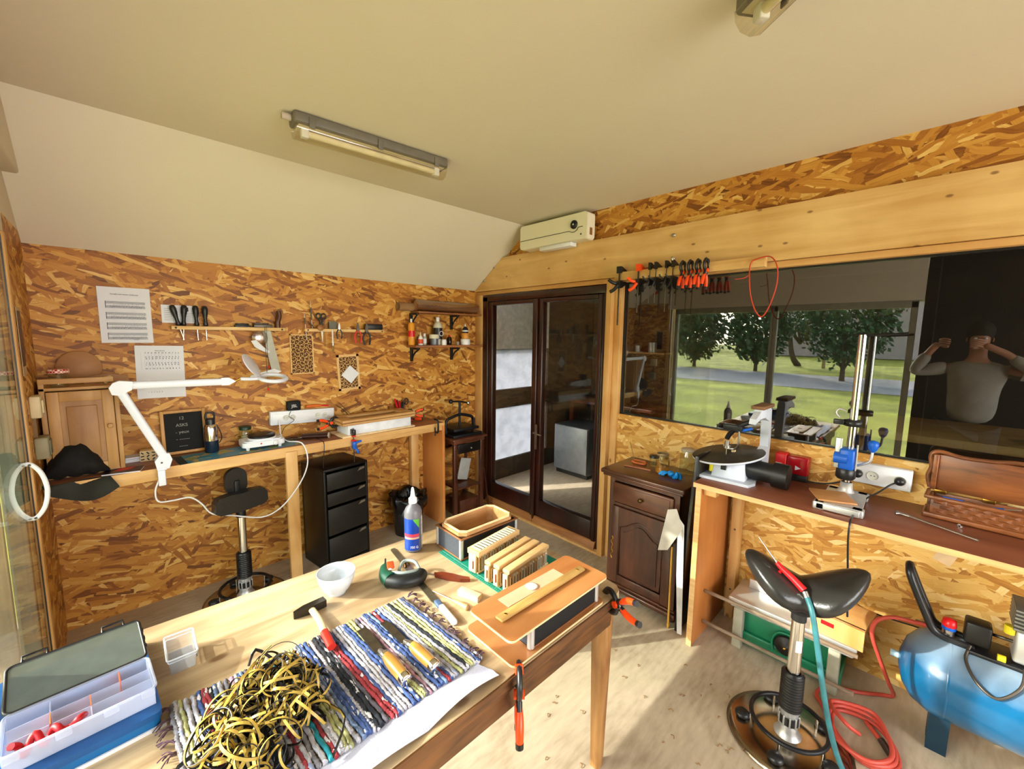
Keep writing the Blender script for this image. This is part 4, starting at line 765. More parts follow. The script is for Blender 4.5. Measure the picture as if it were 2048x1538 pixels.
# magnifier lamp
LW = mat('lamp_white', 'dfe0ee', .3, var=.01)
t = thing('magnifier_lamp', 'white jointed magnifier lamp with round lens clamped on desk', 'lamp', (.15, 2.865, .911))
obj('clamp_bracket', G().box((-.02, -.025, -.085), (.012, -.0, .0), .004).box((-.02, -.02, -.002), (.02, .06, .014), .003), LW, t)
obj('base_joint', G().prism([(-.02, .0), (.03, .005), (.045, .05), (.035, .085), (.0, .09), (-.028, .05)], -.018, .018, 'xz'), LW, t); obj('joint_screw', G().lathe([(0, .002), (.004, .002), (.005, 0)], (.0, -.018, .04), (0, -1, 0), 10), DSTEEL, t)
def arm(p, q, w_, d_):
    p = Vector(p); q = Vector(q); u = (q-p).normalized(); s_ = Vector((u.z, 0, -u.x)); out = []
    for c_ in (p, q): out.append([c_+s_*a*w_+Vector((0, b*d_, 0)) for a, b in ((-1, -1), (-.6, -1.3), (.6, -1.3), (1, -1), (1, 1), (-1, 1))])
    g = G(); return loft(g, out)
obj('lower_arm', arm((.01, 0, .075), (-.135, 0, .44), .019, .013), LW, t)
obj('elbow_joint', G().prism([(-.175, .455), (-.165, .42), (-.14, .415), (-.09, .44), (-.085, .482), (-.135, .489), (-.16, .478)], -.021, .021, 'xz'), LW, t)
obj('upper_arm', arm((-.09, 0, .462), (.31, 0, .455), .019, .013), LW, t)
obj('wrist_joint', G().prism([(.29, .435), (.325, .435), (.36, .455), (.325, .478), (.29, .478)], -.018, .018, 'xz'), LW, t); obj('swivel', G().tube([(.352, 0, .456), (.37, 0, .46), (.385, 0, .468)], .006, 8), BRASS, t)
hd = obj('lens_ring', G().lathe([(.062, -.010), (.075, -.012), (.084, -.004), (.084, .006), (.075, .012), (.062, .010)], (.555, -.01, .462), (.02, -.22, 1), 36, closed=True).tube([(.385, 0, .466), (.43, 0, .462), (.475, 0, .462)], .013, 10, flat=.8), LW, t)
obj('lens', G().lathe([(0, .006), (.035, .0045), (.063, 0)], (.555, -.01, .462), (.02, -.22, 1), 28), GLASSJ, hd)
obj('lens_cover', G().lathe([(0, .004), (.07, .003), (.078, 0), (.07, -.004), (0, -.005)], (.445, -.005, .545), (.74, -.45, .50), 32), LW, t)

# ------------------------------------------------------------------ under the desk
t = thing('drawer_unit', 'black drawer cabinet with four drawers under the back desk', 'cabinet', (1.13, 2.88, 0), 8)
obj('carcass', G().box((-.17, -.04, .03), (-.155, .28, .73), .002).box((.145, -.04, .03), (.16, .28, .73), .002).box((-.17, -.04, .715), (.16, .28, .732), .002).box((-.17, .26, .03), (.16, .28, .73)).box((-.17, -.04, .0), (.16, .28, .04), .002), mat('black_brown', '0d0c0b', .35, var=.2), t)
for z0, z1 in ((.58, .70), (.47, .56), (.26, .45), (.05, .24)):
    d = obj('drawer', G().box((-.150, -.045, z0), (.142, -.03, z1), .002).box((-.150, -.03, z0), (.142, .2, z1-.03)), mat('black_brown_front', '1a1816', .4, var=.2), t)
    obj('drawer_pull', G().prism([(.075, z1-.028), (.13, z1-.018), (.13, z1-.004), (.095, z1-.006)], -.0465, -.045, 'xz'), STEEL, d)
t = thing('waste_bin', 'black waste bin lined with a black bag below the desk', 'bin', (1.70, 3.0, 0)); obj('bin', G().lathe([(0, 0), (.11, 0), (.135, .30), (.13, .30), (.105, .01)], n=28), BLACKP, t)
g = G(); vs = []; n = 40
for j, (r, z) in enumerate(((.12, .2), (.142, .24), (.158, .30), (.15, .335), (.13, .325), (.115, .25))):
    for i in range(n): a = 2*PI*i/n; rr = r*(1+.06*math.sin(9*a+j)+.04*math.sin(17*a-j)); vs.append((rr*math.cos(a), rr*math.sin(a), z+.015*math.sin(5*a+j)))
g.add(vs, [(j*n+i, j*n+(i+1) % n, (j+1)*n+(i+1) % n, (j+1)*n+i) for j in range(5) for i in range(n)], True)
obj('bin_bag', g, mat('bag_black', '0b0c0e', .25), t); g = G()
for k in range(50):
    a = random.uniform(0, 6.28); r = random.uniform(0, .09); g.tube([(r*math.cos(a), r*math.sin(a), .24), (r*math.cos(a)+.02, r*math.sin(a)+.01, .26), (r*math.cos(a)+.03, r*math.sin(a)+.03, .245)], .004, 4, 3)
obj('wood_shavings', g, mat('shaving', '7a4a2a', .7), t, kind='stuff')

# saddle stools
def stool_base(t, post_h, bell):
    obj('base_disc', G().lathe([(.0, .018), (.08, .024), (.15, .022), (.2, .012), (.225, .004), (.222, 0), (0, 0)], n=48), mat('scuffed_chrome', 'a09482', .22, 1, var=.35, sc=9), t)
    obj('foot_ring', G().tube([(.135*math.cos(a), .135*math.sin(a), .075) for a in [i*PI/8 for i in range(16)]], .009, 10, 3, True), BLACKM, t)
    for k in range(5):
        a = 2*PI*k/5+.3; obj('ring_post', G().cyl((.135*math.cos(a), .135*math.sin(a), .02), (.135*math.cos(a), .135*math.sin(a), .075), .005, n=8), CHROME, t)
        obj('rubber_pad', G().ball((.165*math.cos(a), .165*math.sin(a), .030), .03, (1, 1, .55), 14), BLACKP, t)
    obj('column', G().lathe([(.05, .022), (.042, .032), (.034, .05), (.032, .13), (.034, .135)], n=26), ALU, t)
    obj('vented_collar', G().lathe([(.0365, .075), (.0365, .11)], n=26), BLACKP, t)
    for k in range(10): a = 2*PI*k/10; obj('collar_rib', G().box((.036*math.cos(a)-.003, .036*math.sin(a)-.003, .07), (.036*math.cos(a)+.003, .036*math.sin(a)+.003, .115), .001), ALU, t)
    pr = [(.034, .135)]; m_ = 13
    for k in range(m_): z = .14+bell*k/m_; pr += [(.040, z), (.0415, z+bell/m_*.35), (.034, z+bell/m_*.7)]
    pr += [(.036, .14+bell), (.026, .142+bell)]
    obj('bellows', G().lathe(pr, n=26), BLACKP, t)
    obj('post', G().cyl((0, 0, .14+bell), (0, 0, post_h), .0235, n=24), CHROME, t)
    obj('post_cap', G().cyl((0, 0, post_h-.03), (0, 0, post_h+.02), .027, n=24), BLACKP, t)
t = thing('saddle_stool', 'black stool with rounded pads and chrome disc base near back wall', 'stool', (.50, 2.90, 0), 12, 'stools on round chrome bases')
stool_base(t, .56, .16)
obj('seat_pad', G().prism([(x, z) for x, z in [(-.145, .60), (-.143, .655), (-.125, .682), (-.06, .69), (0, .683), (.06, .69), (.125, .682), (.143, .655), (.145, .60), (.12, .58), (0, .572), (-.12, .58)]], -.04, .02, 'xz', smooth=False), BLACKL, t)
obj('back_pad', G().prism([(x, z) for x, z in rrect(-.06, .66, .06, .825, .055, 6)], .03, .06, 'xz'), BLACKL, t); obj('back_bracket', G().box((-.015, .02, .57), (.015, .035, .75), .003), BLACKM, t)
# posters etc: switches on the left jamb
t = thing('light_switch', 'beige switch box on the left jamb', 'switch', (XL, 2.86, 1.30)); obj('box', G().box((0, -.045, -.05), (.035, .045, .05), .006), mat('beige_box', 'd0bf98', .5), t); obj('rocker', G().box((.035, -.025, -.03), (.042, .025, .03), .004), mat('beige_box', '', .5), t)
t = thing('wall_socket', 'grey-beige socket box low on the left jamb by the desk', 'socket', (XL, 2.87, 1.107)); obj('box', G().box((0, -.045, -.05), (.045, .045, .05), .006), mat('greybeige', '8c8468', .5), t); obj('cover', G().box((.045, -.035, -.035), (.05, .035, .035), .003), mat('greybeige2', '6f705c', .5), t)
solo('cable_conduit', G().box((0, -.01, 0), (.012, .01, .10)), mat('conduit', '7a5a34', .6), 'short conduit between switch box and socket box', 'conduit', (XL, 2.865, 1.157))

# book press on its dark stand, in the corner by the doors
t = thing('press_stand', 'dark wooden stand with a small drawer beside the glazed door', 'table', (2.24, 3.0, 0), 0)
obj('top', G().box((-.18, -.15, .73), (.20, .17, .75), .006).box((-.16, -.13, .70), (.18, .16, .73), .004), DARKWX, t)
for x, y in ((-.155, -.125), (.14, -.125), (-.155, .12), (.14, .12)): obj('leg', G().box((x, y, 0), (x+.035, y+.035, .70), .004), DARKW, t)
d = obj('drawer', G().box((-.115, -.13, .61), (.135, -.115, .695), .003), mat('black_drawer', '100a08', .35), t); obj('knob', G().lathe([(.004, 0), (.009, .008), (.008, .016), (0, .018)], (.02, -.13, .65), (0, -1, 0), 14), STEEL, d)
obj('shelf_board', G().box((-.12, -.12, .28), (.14, .14, .295), .002), DARKWX, t); obj('back_panel', G().box((-.12, .125, .295), (.14, .13, .61)), OSBX, t)
t = thing('book_press', 'black iron book press with ball-ended cross handle on stand', 'press', (2.25, 3.02, .75), 0)
obj('bed', G().box((-.16, -.13, 0), (.16, .12, .025), .005), BLACKM, t); obj('platen', G().box((-.14, -.11, .05), (.14, .11, .075), .005), BLACKM, t)
obj('arch', G().tube([(-.15, 0, .02), (-.15, 0, .13), (-.08, 0, .165), (0, 0, .18), (.08, 0, .165), (.15, 0, .13), (.15, 0, .02)], .014, 8), BLACKM, t)
obj('spindle', G().cyl((0, 0, .07), (0, 0, .30), .011, n=12), BLACKM, t); obj('cross_handle', G().tube([(-.105, -.01, .31), (0, 0, .30), (.105, .01, .275)], .008, 8), BLACKM, t)
obj('ball', G().ball((-.105, -.01, .31), .02), BLACKM, t); obj('ball', G().ball((.105, .01, .275), .018), CHROME, t); obj('post', G().cyl((.13, -.05, .075), (.13, -.05, .14), .01, n=10), BLACKM, t)
solo('white_board', G().box((-.06, -.004, 0), (.06, .004, .2), .001, (0, 14, 0)), mat('dim_white_board', 'b5b3ae', .6), 'white board leaning inside the dark stand', 'board', (2.30, 3.02, .31))
t = thing('offcut_box', 'small wooden box of offcuts on the floor inside the stand', 'box', (2.26, 2.99, 0)); obj('box', G().box((-.09, -.08, 0), (.12, .1, .16), .003), DARKWX, t)
solo('offcut_heap', (lambda g: ([g.box((x, y, z), (x+.06, y+.008, z+.006), 0, (random.uniform(-20, 20), random.uniform(-20, 20), random.uniform(0, 180))) for x, y, z in [(random.uniform(-.1, .06), random.uniform(-.03, .03), .008+.0007*k) for k in range(40)]], g)[1])(G()), mat('offcuts', '9a7450', .7), 'heap of thin wood offcuts in front of the stand box', 'offcuts', (2.24, 2.86, 0), kind='stuff')
solo('leaning_lath', G().box((-.008, -.006, 0), (.008, .006, .42), 0, (0, -9, 0)), DARKW, 'thin dark lath leaning at the foot of the glazed door', 'lath', (2.47, 2.90, 0))

# ================================================================== WORK TABLE
TZ = .76
t = thing('work_table', 'big worn wooden work table in the foreground with tapered leg', 'table', (.5, 1.15, 0))
obj('tabletop', G().prism([(x-.5, y-1.15) for x, y in [(-.26, .712), (1.20, .715), (1.235, .722), (1.255, .745), (1.26, .78), (1.275, 1.545), (-.26, 1.60)]], .732, TZ), TABLEW, t)
obj('edge_moulding', G().box((-.76, -.442, .730), (.70, -.4375, .757)).box((-.74, -.425, .70), (.73, -.40, .732), .003), TABLEE, t)
obj('front_apron', G().box((-.74, -.41, .625), (.72, -.385, .73), .003), TABLEE, t); obj('side_apron', G().box((.715, -.40, .625), (.74, .36, .73), .003), TABLEE, t); obj('back_apron', G().box((-.74, .33, .625), (.72, .355, .73), .003), TABLEE, t)
for x, y in ((.742, -.36), (.742, .33), (-.70, -.36), (-.70, .36)):
    obj('leg', loft(G(), [[(x+a*s, y+b*s, z) for a, b in ((-1, -1), (1, -1), (1, 1), (-1, 1))] for z, s in ((0, .017), (.60, .028), (.73, .028))]), LEGW, t)

# organiser box on a blue case
t = thing('blue_case', 'flat blue plastic case lying under the organiser box', 'case', (-.11, 1.33, TZ), 3)
obj('body', G().prism(rrect(-.13, -.185, .122, .185, .012), 0, .024), mat('case_blue', '0e5f9c', .35), t); obj('lid', G().prism(rrect(-.133, -.188, .125, .188, .012), .026, .04), mat('case_blue_dark', '0b4a86', .35), t); obj('inner_edge', G().box((-.13, -.19, .0), (.13, -.186, .008)), WHITEP, t)
t = thing('organiser_box', 'clear compartment box with open smoky lid on the blue case', 'box', (-.10, 1.235, TZ+.041), 4)
def tray(g, x0, y0, x1, y1, h, w=.0018):
    g.box((x0, y0, 0), (x1, y1, w)); g.box((x0, y0, 0), (x1, y0+w, h)).box((x0, y1-w, 0), (x1, y1, h)).box((x0, y0, 0), (x0+w, y1, h)).box((x1-w, y0, 0), (x1, y1, h)); return g
obj('tray', tray(G(), -.112, -.062, .112, .062, .042), MILKY, t)
obj('rim', G().tube([(x, y, .042) for x, y in rrect(-.115, -.065, .115, .065, .012)], .0028, 6, 1, True), MILKY, t)
for y in (-.018, .022): obj('divider', G().box((-.11, y, .002), (.11, y+.0015, .036)), MILKY, t)
for x, y0, m_ in ((-.05, -.018, ORANGE), (.01, -.018, ORANGE), (.06, .022, ORANGE), (-.05, .022, MILKY), (.01, -.06, MILKY)): obj('cross_divider', G().box((x, y0, .002), (x+.002, y0+.038, .038)), mat('orange_divider', 'f0703c', .4) if m_ is ORANGE else m_, t)
for x in (-.1, -.03, .04, .1): obj('rim_tab', G().box((x-.012, -.070, .028), (x+.012, -.064, .044), .002), MILKY, t)
l = obj('lid', G().prism(rrect(-.112, 0, .112, .135, .012), .0, .004), mat('smoky_lid', '5c625a', .22, alpha=.82, var=.12, sc=20), t); l.location = (0, .070, .040); l.rotation_euler = (R_(12), 0, 0)
fr = obj('lid_frame', G().tube([(x, y, .003) for x, y in rrect(-.114, -.002, .114, .137, .013)], .0036, 6, 1, True), BLACKP, l)
for x in (-.07, .065): obj('lid_latch', G().tube([(x-.02, .138, .004), (x-.02, .152, .008), (x+.02, .152, .008), (x+.02, .138, .004)], .003, 6, 1).box((x-.02, .137, 0), (x+.02, .142, .006)), BLACKP, l)
for y in (.03, .06, .09): obj('hinge_lug', G().box((.113, y, -.004), (.119, y+.012, .006), .002), BLACKP, l)
obj('red_cord_hank', G().tube([(-.10+.10*u/12, -.04+.012*math.sin(u*2.2), .030+.012*math.cos(u*1.7)) for u in range(13)], .0065, 8, 4), mat('cord_red', 'b0101c', .5), t)
def smalls(name, label, cx, cy, n, m_, par, sx=.02, sy=.006, z=.004, L=.006):
    g = G()
    for k in range(n):
        p = Vector((cx+random.gauss(0, sx), cy+random.gauss(0, sy), z+random.random()*.003)); d_ = Vector((random.uniform(-1, 1), random.uniform(-1, 1), 0)).normalized()*L; g.cyl(p-d_, p+d_, .0012, n=5)
    o = obj(name, g, m_, par, kind='stuff'); return o
smalls('small_screws', '', -.03, .0, 26, mat('copper', 'b0603a', .3, 1), t); smalls('small_screws', '', .06, .0, 18, mat('copper', '', .3), t, .015); smalls('small_screws', '', -.09, .0, 10, STEEL, t, .012)
t = thing('small_clear_box', 'small empty clear plastic box with open top on the table', 'box', (.078, 1.368, TZ), -13)
g = G(); loft(g, [[(a*s, b*s2, z) for a, b in ((-1, -1), (1, -1), (1, 1), (-1, 1))] for z, s, s2 in ((0, .025, .05), (.045, .030, .056))]); loft(g, [[(a*s, b*s2, z) for a, b in ((-1, -1), (1, -1), (1, 1), (-1, 1))] for z, s, s2 in ((.002, .0235, .0485), (.045, .0285, .0545))], caps=False)
g.f = [f for f in g.f]; 
g = G(); loft(g, [[(a*s, b*s2, z) for a, b in ((-1, -1), (1, -1), (1, 1), (-1, 1))] for z, s, s2 in ((0, .025, .05), (.045, .030, .056))], caps=False).box((-.025, -.05, 0), (.025, .05, .0015))
CB = mat('clear_box_plastic', 'dfe6f5', .15, var=.02, alpha=.28)
obj('body', g, CB, t); obj('rim', G().tube([(x, y, .045) for x, y in rrect(-.032, -.058, .032, .058, .006)], .0022, 6, 1, True).tube([(x, y, .036) for x, y in rrect(-.030, -.056, .030, .056, .006)], .0012, 6, 1, True), mat('clear_rim', 'e8eefc', .15, alpha=.65), t)
obj('latch', G().box((.028, -.03, .01), (.032, .03, .02)).box((.028, -.03, .01), (.032, -.024, .035)).box((.028, .024, .01), (.032, .03, .035)), mat('latch_grey', '8c8a84', .4), t); t.rotation_euler = (0, 0, R_(-78-13+90))

# rag rug: every strip of rag is a piece
RC = {'w': 'b4b2bc', 'b': '425890', 'n': '20242e', 'r': '96323a', 'y': 'aeae78', 'g': '77747c', 's': '6c80a4', 't': '1f8a9c', 'p': 'b890a4', 'm': '5a5560'}
def ragmat(k, a):
    m, t_, b = newmat('rag_'+k); N = t_.nodes.new; L = t_.links.new; tc = N('ShaderNodeTexCoord'); mp = N('ShaderNodeMapping'); mp.inputs['Scale'].default_value = (40, 12, 20); L(tc.outputs['Object'], mp.inputs[0])
    oi = N('ShaderNodeObjectInfo'); va = N('ShaderNodeVectorMath'); va.operation = 'ADD'; cb = N('ShaderNodeCombineXYZ'); ml = N('ShaderNodeMath'); ml.operation = 'MULTIPLY'; ml.inputs[1].default_value = 90
    L(oi.outputs['Random'], ml.inputs[0]); L(ml.outputs[0], cb.inputs[1]); L(mp.outputs[0], va.inputs[0]); L(cb.outputs[0], va.inputs[1])
    vo = N('ShaderNodeTexVoronoi'); L(va.outputs[0], vo.inputs['Vector']); sc = N('ShaderNodeSeparateColor'); L(vo.outputs['Color'], sc.inputs[0])
    cr = N('ShaderNodeValToRGB'); cr.color_ramp.interpolation = 'CONSTANT'; e = cr.color_ramp.elements; c0 = lin(a); e[0].color = c0; e[0].position = 0; e[1].position = .93; e[1].color = lin('c8c6cc') if k != 'w' else lin('8a93b5')
    x = e.new(.6); x.color = tuple(v*.7 for v in c0[:3])+(1,)
    L(sc.outputs[0], cr.inputs[0]); L(cr.outputs[0], b.inputs[0]); b.inputs['Roughness'].default_value = .95
    n = N('ShaderNodeTexNoise'); n.inputs['Scale'].default_value = 500; L(tc.outputs['Object'], n.inputs[0]); bp = N('ShaderNodeBump'); bp.inputs['Strength'].default_value = .5; bp.inputs['Distance'].default_value = .002; L(n.outputs[0], bp.inputs['Height']); L(bp.outputs[0], b.inputs['Normal'])
    return m
RM = {k: ragmat(k, v) for k, v in RC.items()}
RUGC = 'gwywwbrrnswgpwbsmwrwgwtrwwyywsbbwnnmrrbwwwbbyympwbbsrbwwywnyywbm'
NR = len(RUGC)
t = thing('rag_rug', 'striped multicolour woven rag rug with fringed ends on table', 'rug', (.35, 1.0, TZ+.003))
rugm = []
for v in range(4):
    g = G(); n_, P_ = 84, 7; vs = []; L_ = .385
    for i in range(n_+1):
        yy = L_/2-L_*i/n_; bul = .62+.38*abs(math.sin(PI*(i/2+v*.37)))+.12*math.sin(i*1.1+v*2)
        for j in range(P_): a = 2*PI*j/P_; vs.append(((.0062*bul)*math.cos(a)+.0012*math.sin(i*.4+v), yy+.002*math.sin(j), .0055+.0062*bul*math.sin(a)))
    fs = [(i*P_+j, i*P_+(j+1) % P_, (i+1)*P_+(j+1) % P_, (i+1)*P_+j) for i in range(n_) for j in range(P_)]
    g.add(vs, fs, True); g.add(vs[:P_], [list(range(P_))], True); g.add(vs[-P_:], [list(range(P_))], True); rugm.append(g)
cache = {}
for k, cch in enumerate(RUGC):
    key = (cch, k % 4)
    if key not in cache: me = rugm[k % 4].mesh('rag_strip'); me.materials.append(RM[cch]); cache[key] = me
    o = bpy.data.objects.new('rag_strip', cache[key]); C.objects.link(o); o.parent = t
    u = k/(NR-1); o.location = (-.305+.615*u, .002*math.sin(k*1.3)-.004*u, .0006*math.sin(k*2.1)); o.rotation_euler = (0, 0, R_(1.2+3*u+1.2*math.sin(k*.9)))
FR = mat('fringe_purple', '5c4450', .95, var=.4, sc=60)
def fringe(x, sgn):
    g = G()
    for k in range(11):
        y = -.185+.37*k/10+random.uniform(-.008, .008)
        for q in range(6):
            a = random.uniform(-.7, .7); L_ = random.uniform(.018, .036); x2 = x+sgn*L_*math.cos(a); y2 = y+L_*math.sin(a)
            g.tube([(x, y+random.uniform(-.006, .006), .006), ((x+x2)/2+random.uniform(-.004, .004), (y+y2)/2, .011), (x2, y2, .003)], .0016, 4, 3)
    obj('fringe', g, FR, t, kind='stuff')
fringe(.312, 1); fringe(-.312, -1)
# white cloth under the rug's near edge
g = G(); nx, ny = 40, 10; vs = []
for j in range(ny+1):
    for i in range(nx+1):
        u, v = i/nx, j/ny; x = -.05+.70*u; y = .728+.10*v+.004*math.sin(9*u)+.02*(1-u)*(1-v)*0; z = .0022+(.009*abs(math.sin(9*u+6*v))+.007*abs(math.sin(24*v+9*u)))*(1-v*.9); vs.append((x+.02*(1-v)*u, y, z))
F_ = [(j*(nx+1)+i, j*(nx+1)+i+1, (j+1)*(nx+1)+i+1, (j+1)*(nx+1)+i) for j in range(ny) for i in range(nx)]
g.add(vs, F_, True)
solo('white_cloth', g, mat('white_cotton', 'b4b6cc', .9, var=.02, bump=.3, bsc=250), 'folded white cloth showing along the near edge of the rug', 'cloth', (0, 0, TZ))

# heap of two-tone leather strips
YL = mat('strap_yellow', 'b99a45', .4, var=.3, sc=25); BL = mat('strap_black', '0f0d0b', .45)
g = G(); rnd = random.Random(5)
def ribbon(pts, wv, w=.0042, th=.0012):
    P = cr_path(pts, 3); n = len(P); vs = []; wv = Vector(wv)
    for i, p in enumerate(P):
        tt = (P[min(i+1, n-1)]-P[max(i-1, 0)]).normalized(); wd = (wv-tt*wv.dot(tt)); wd = wd.normalized() if wd.length > 1e-4 else tt.orthogonal().normalized(); nn = tt.cross(wd)
        vs += [p-wd*w-nn*th, p+wd*w-nn*th, p+wd*w+nn*th, p-wd*w+nn*th]
    fs = [(i*4+j, i*4+(j+1) % 4, (i+1)*4+(j+1) % 4, (i+1)*4+j) for i in range(n-1) for j in range(4)]
    o = len(g.v); g.v += [tuple(v) for v in vs]
    for q, f in enumerate(fs): g.f.append([o+x for x in f]); g.sm.append(False); g.mi.append(1 if q % 4 != 2 else 0)
for k in range(190):
    while 1:
        x, y, z = rnd.uniform(-1, 1), rnd.uniform(-1, 1), rnd.random()
        if x*x+y*y+z*z < 1: break
    big = k % 6 == 0; r = rnd.uniform(.036, .052) if big else rnd.uniform(.018, .034)
    cx, cy = .195+.125*x+.03*y, .995+.135*y; cz = .022+z*.085*(1-.4*(x*x+y*y))
    ax = Vector((rnd.gauss(0, .75), rnd.gauss(0, .75)-.2, rnd.gauss(0, .55)+.25)).normalized(); e1 = ax.orthogonal().normalized(); e2 = ax.cross(e1); turns = rnd.uniform(.95, 1.3); a0 = rnd.uniform(0, 6.28); el = rnd.uniform(.8, 1)
    pts = []
    for q in range(int(turns*12)+1):
        a = a0+q*2*PI/12; p = Vector((cx, cy, cz))+e1*r*math.cos(a)+e2*r*el*math.sin(a)+ax*(q*.0016); p.z = max(p.z, .018+.004*math.sin(q+k)**2); pts.append(p)
    ribbon(pts, ax, rnd.uniform(.0024, .0032), .0009)
for pts in ([(.31, .93, .02), (.32, .86, .03), (.27, .80, .02)], [(.06, 1.0, .02), (.03, .97, .03), (.07, .93, .02), (.05, .90, .02)], [(.25, 1.16, .03), (.22, 1.20, .05), (.20, 1.19, .02)]): ribbon(pts, (0, 0, 1))
o = obj('leather_strips', g, [YL, BL]); o.location = (0, 0, TZ); o['label'] = 'tangled heap of yellow and black leather strips on the rug'; o['category'] = 'leather strips'; o['kind'] = 'stuff'

# hammer
t = thing('hammer', 'joiner hammer with pale handle red at the end, beside the rug', 'hammer', (.402, 1.335, TZ), 0)
HM = mat('hammer_steel', '3a342c', .4, .8, var=.2)
obj('head', G().prism([(-.052, -.002), (-.052, .003), (-.018, .013), (-.010, .013), (.045, .013), (.045, -.013), (-.010, -.013), (-.018, -.010)], .002, .026, 'xy'), HM, t)
t.rotation_euler = (0, 0, R_(4))
obj('handle', G().tube([(.0, .01, .014), (-.008, -.08, .018), (-.022, -.15, .022)], .0105, 12, 5, flat=.75), mat('ash_handle', 'd8c498', .5), t); obj('grip_end', G().tube([(-.022, -.15, .022), (-.036, -.23, .026)], .0118, 12, 3, flat=.8), mat('handle_red', 'c0261a', .35), t)
# chisels
CW = wood('boxwood', 'b07a30', 'd09c50', 1, 6, 6, .3, coat=.4)
def chisel(label, x, y, rz, w):
    t = thing('chisel', label, 'chisel', (x, y, TZ+.018), rz, 'wooden-handled chisels on the rug')
    obj('blade', G().prism([(-w, .135), (w, .135), (w*.9, .04), (.006, .02), (-.006, .02), (-w*.9, .04)], 0.001, .005).prism([(-w, .15), (w, .15), (w, .135), (-w, .135)], .001, .002), mat('chisel_steel', '6e675c', .3, .9, var=.3, sc=30), t)
    obj('bolster', G().cyl((0, .03, .006), (0, -.005, .012), .005, .011, 14), STEEL, t); obj('ferrule', G().cyl((0, -.002, .013), (0, -.014, .014), .0125, n=18), CHROME, t)
    obj('handle', G().lathe([(.012, 0), (.0155, .02), (.0165, .05), (.0150, .09), (.0155, .095)], (0, -.012, .0155), (0, -1, 0), 18), CW, t); obj('striking_ring', G().lathe([(.0165, 0), (.0165, .014), (.013, .017), (0, .017)], (0, -.106, .0155), (0, -1, 0), 18), CHROME, t)
chisel('wide chisel with yellow wooden handle, left one of two on rug', .473, .975, -1, .014); chisel('chisel with yellow wooden handle, right one of two on rug', .543, .96, 2, .011)
# bowl
t = thing('bowl', 'white china bowl with a little glue inside', 'bowl', (.503, 1.383, TZ))
obj('bowl', G().lathe([(0, .003), (.024, .003), (.026, 0), (.030, .0), (.030, .005), (.045, .022), (.057, .048), (.0625, .078), (.0605, .078), (.055, .050), (.043, .025), (.026, .009), (0, .008)], n=40), mat('porcelain', 'cfd4dc', .15, var=.01, coat=.4), t); obj('glue_residue', G().lathe([(.018, .0105), (.012, .0115), (0, .011)], n=20), mat('glue_pale', 'cfd8b8', .3), t)
# electric screwdriver
t = thing('cordless_screwdriver', 'small green and black cordless screwdriver lying by bowl', 'tool', (.695, 1.30, TZ), -38)
DG2 = mat('tool_green', '0f4a38', .4)
obj('motor_housing', G().tube([(-.055, .035, .03), (-.045, -.01, .028), (-.02, -.04, .026)], .026, 14, 5, rf=lambda u: .75+.35*u), DG2, t)
obj('grip', G().tube([(-.03, -.04, .026), (.02, -.055, .028), (.07, -.035, .026), (.08, -.005, .024)], .023, 14, 5), mat('tool_black', '111416', .45), t)
obj('grey_band', G().tube([(-.02, -.022, .046), (.02, -.036, .05), (.06, -.02, .046), (.07, .0, .04)], .006, 8, 5), mat('tool_grey', '8b9792', .4), t)
obj('orange_switch', G().box((-.045, -.01, .05), (-.02, .035, .058), .004, (0, 0, 15)), mat('tool_orange', 'e04a20', .4), t); obj('guard_ring', G().tube([(.0, .0, .04), (.01, .05, .045), (.05, .045, .045), (.075, .0, .035)], .006, 8, 5), mat('tool_grey', '', .4), t)
obj('bit', G().cyl((-.055, .035, .03), (-.06, .06, .031), .010, .007, 12).cyl((-.06, .06, .031), (-.067, .095, .032), .0035, n=8), DSTEEL, t); obj('badge', G().lathe([(0, .001), (.006, .001)], (-.028, -.02, .056), (0, 0, 1), 12), WHITEP, t)
t = thing('brass_clip', 'small bronze wing-shaped clip beside the cordless screwdriver', 'clip', (.755, 1.37, TZ), 20); obj('wing', G().tube([(-.02, 0, .012), (-.005, .008, .02), (.012, .0, .014), (.02, -.012, .006)], .005, 8), BRASS, t); obj('wing', G().tube([(-.01, -.015, .006), (.0, -.005, .014), (.018, .006, .012)], .0045, 8), mat('bronze', '6a4526', .35, 1), t)
# float / long rasp
t = thing('flat_file', 'long steel flat file with white handle crossing the table', 'file', (.724, 1.115, TZ), -8.5)
obj('blade', G().prism([(-.011, .40), (-.004, .408), (.010, .405), (.012, .0), (.008, -.02), (-.008, -.02), (-.012, 0)], .001, .0045), mat('file_steel', '7c7768', .35, .8, var=.2, sc=40), t); obj('blue_collar', G().box((-.0095, -.05, .001), (.0095, -.015, .014), .003), mat('collar_blue', '4a5f80', .4), t); obj('handle', G().box((-.010, -.15, .001), (.010, -.05, .018), .006), mat('handle_white', 'dcdde0', .35), t)
t = thing('whittling_knife', 'small blade with reddish leather sheath lying on the table', 'knife', (.835, 1.19, TZ), 31)
obj('sheath', G().prism([(-.012, .05), (0, .058), (.012, .03), (.013, -.01), (.008, -.055), (.010, -.078), (-.002, -.085), (-.014, -.05), (-.018, 0)], .002, .014, smooth=False), mat('red_leather', '6e2c16', .35, var=.25, sc=30), t); obj('blade', G().prism([(-.005, .05), (.003, .055), (.0, .10), (-.004, .085)], .004, .006), STEEL, t)
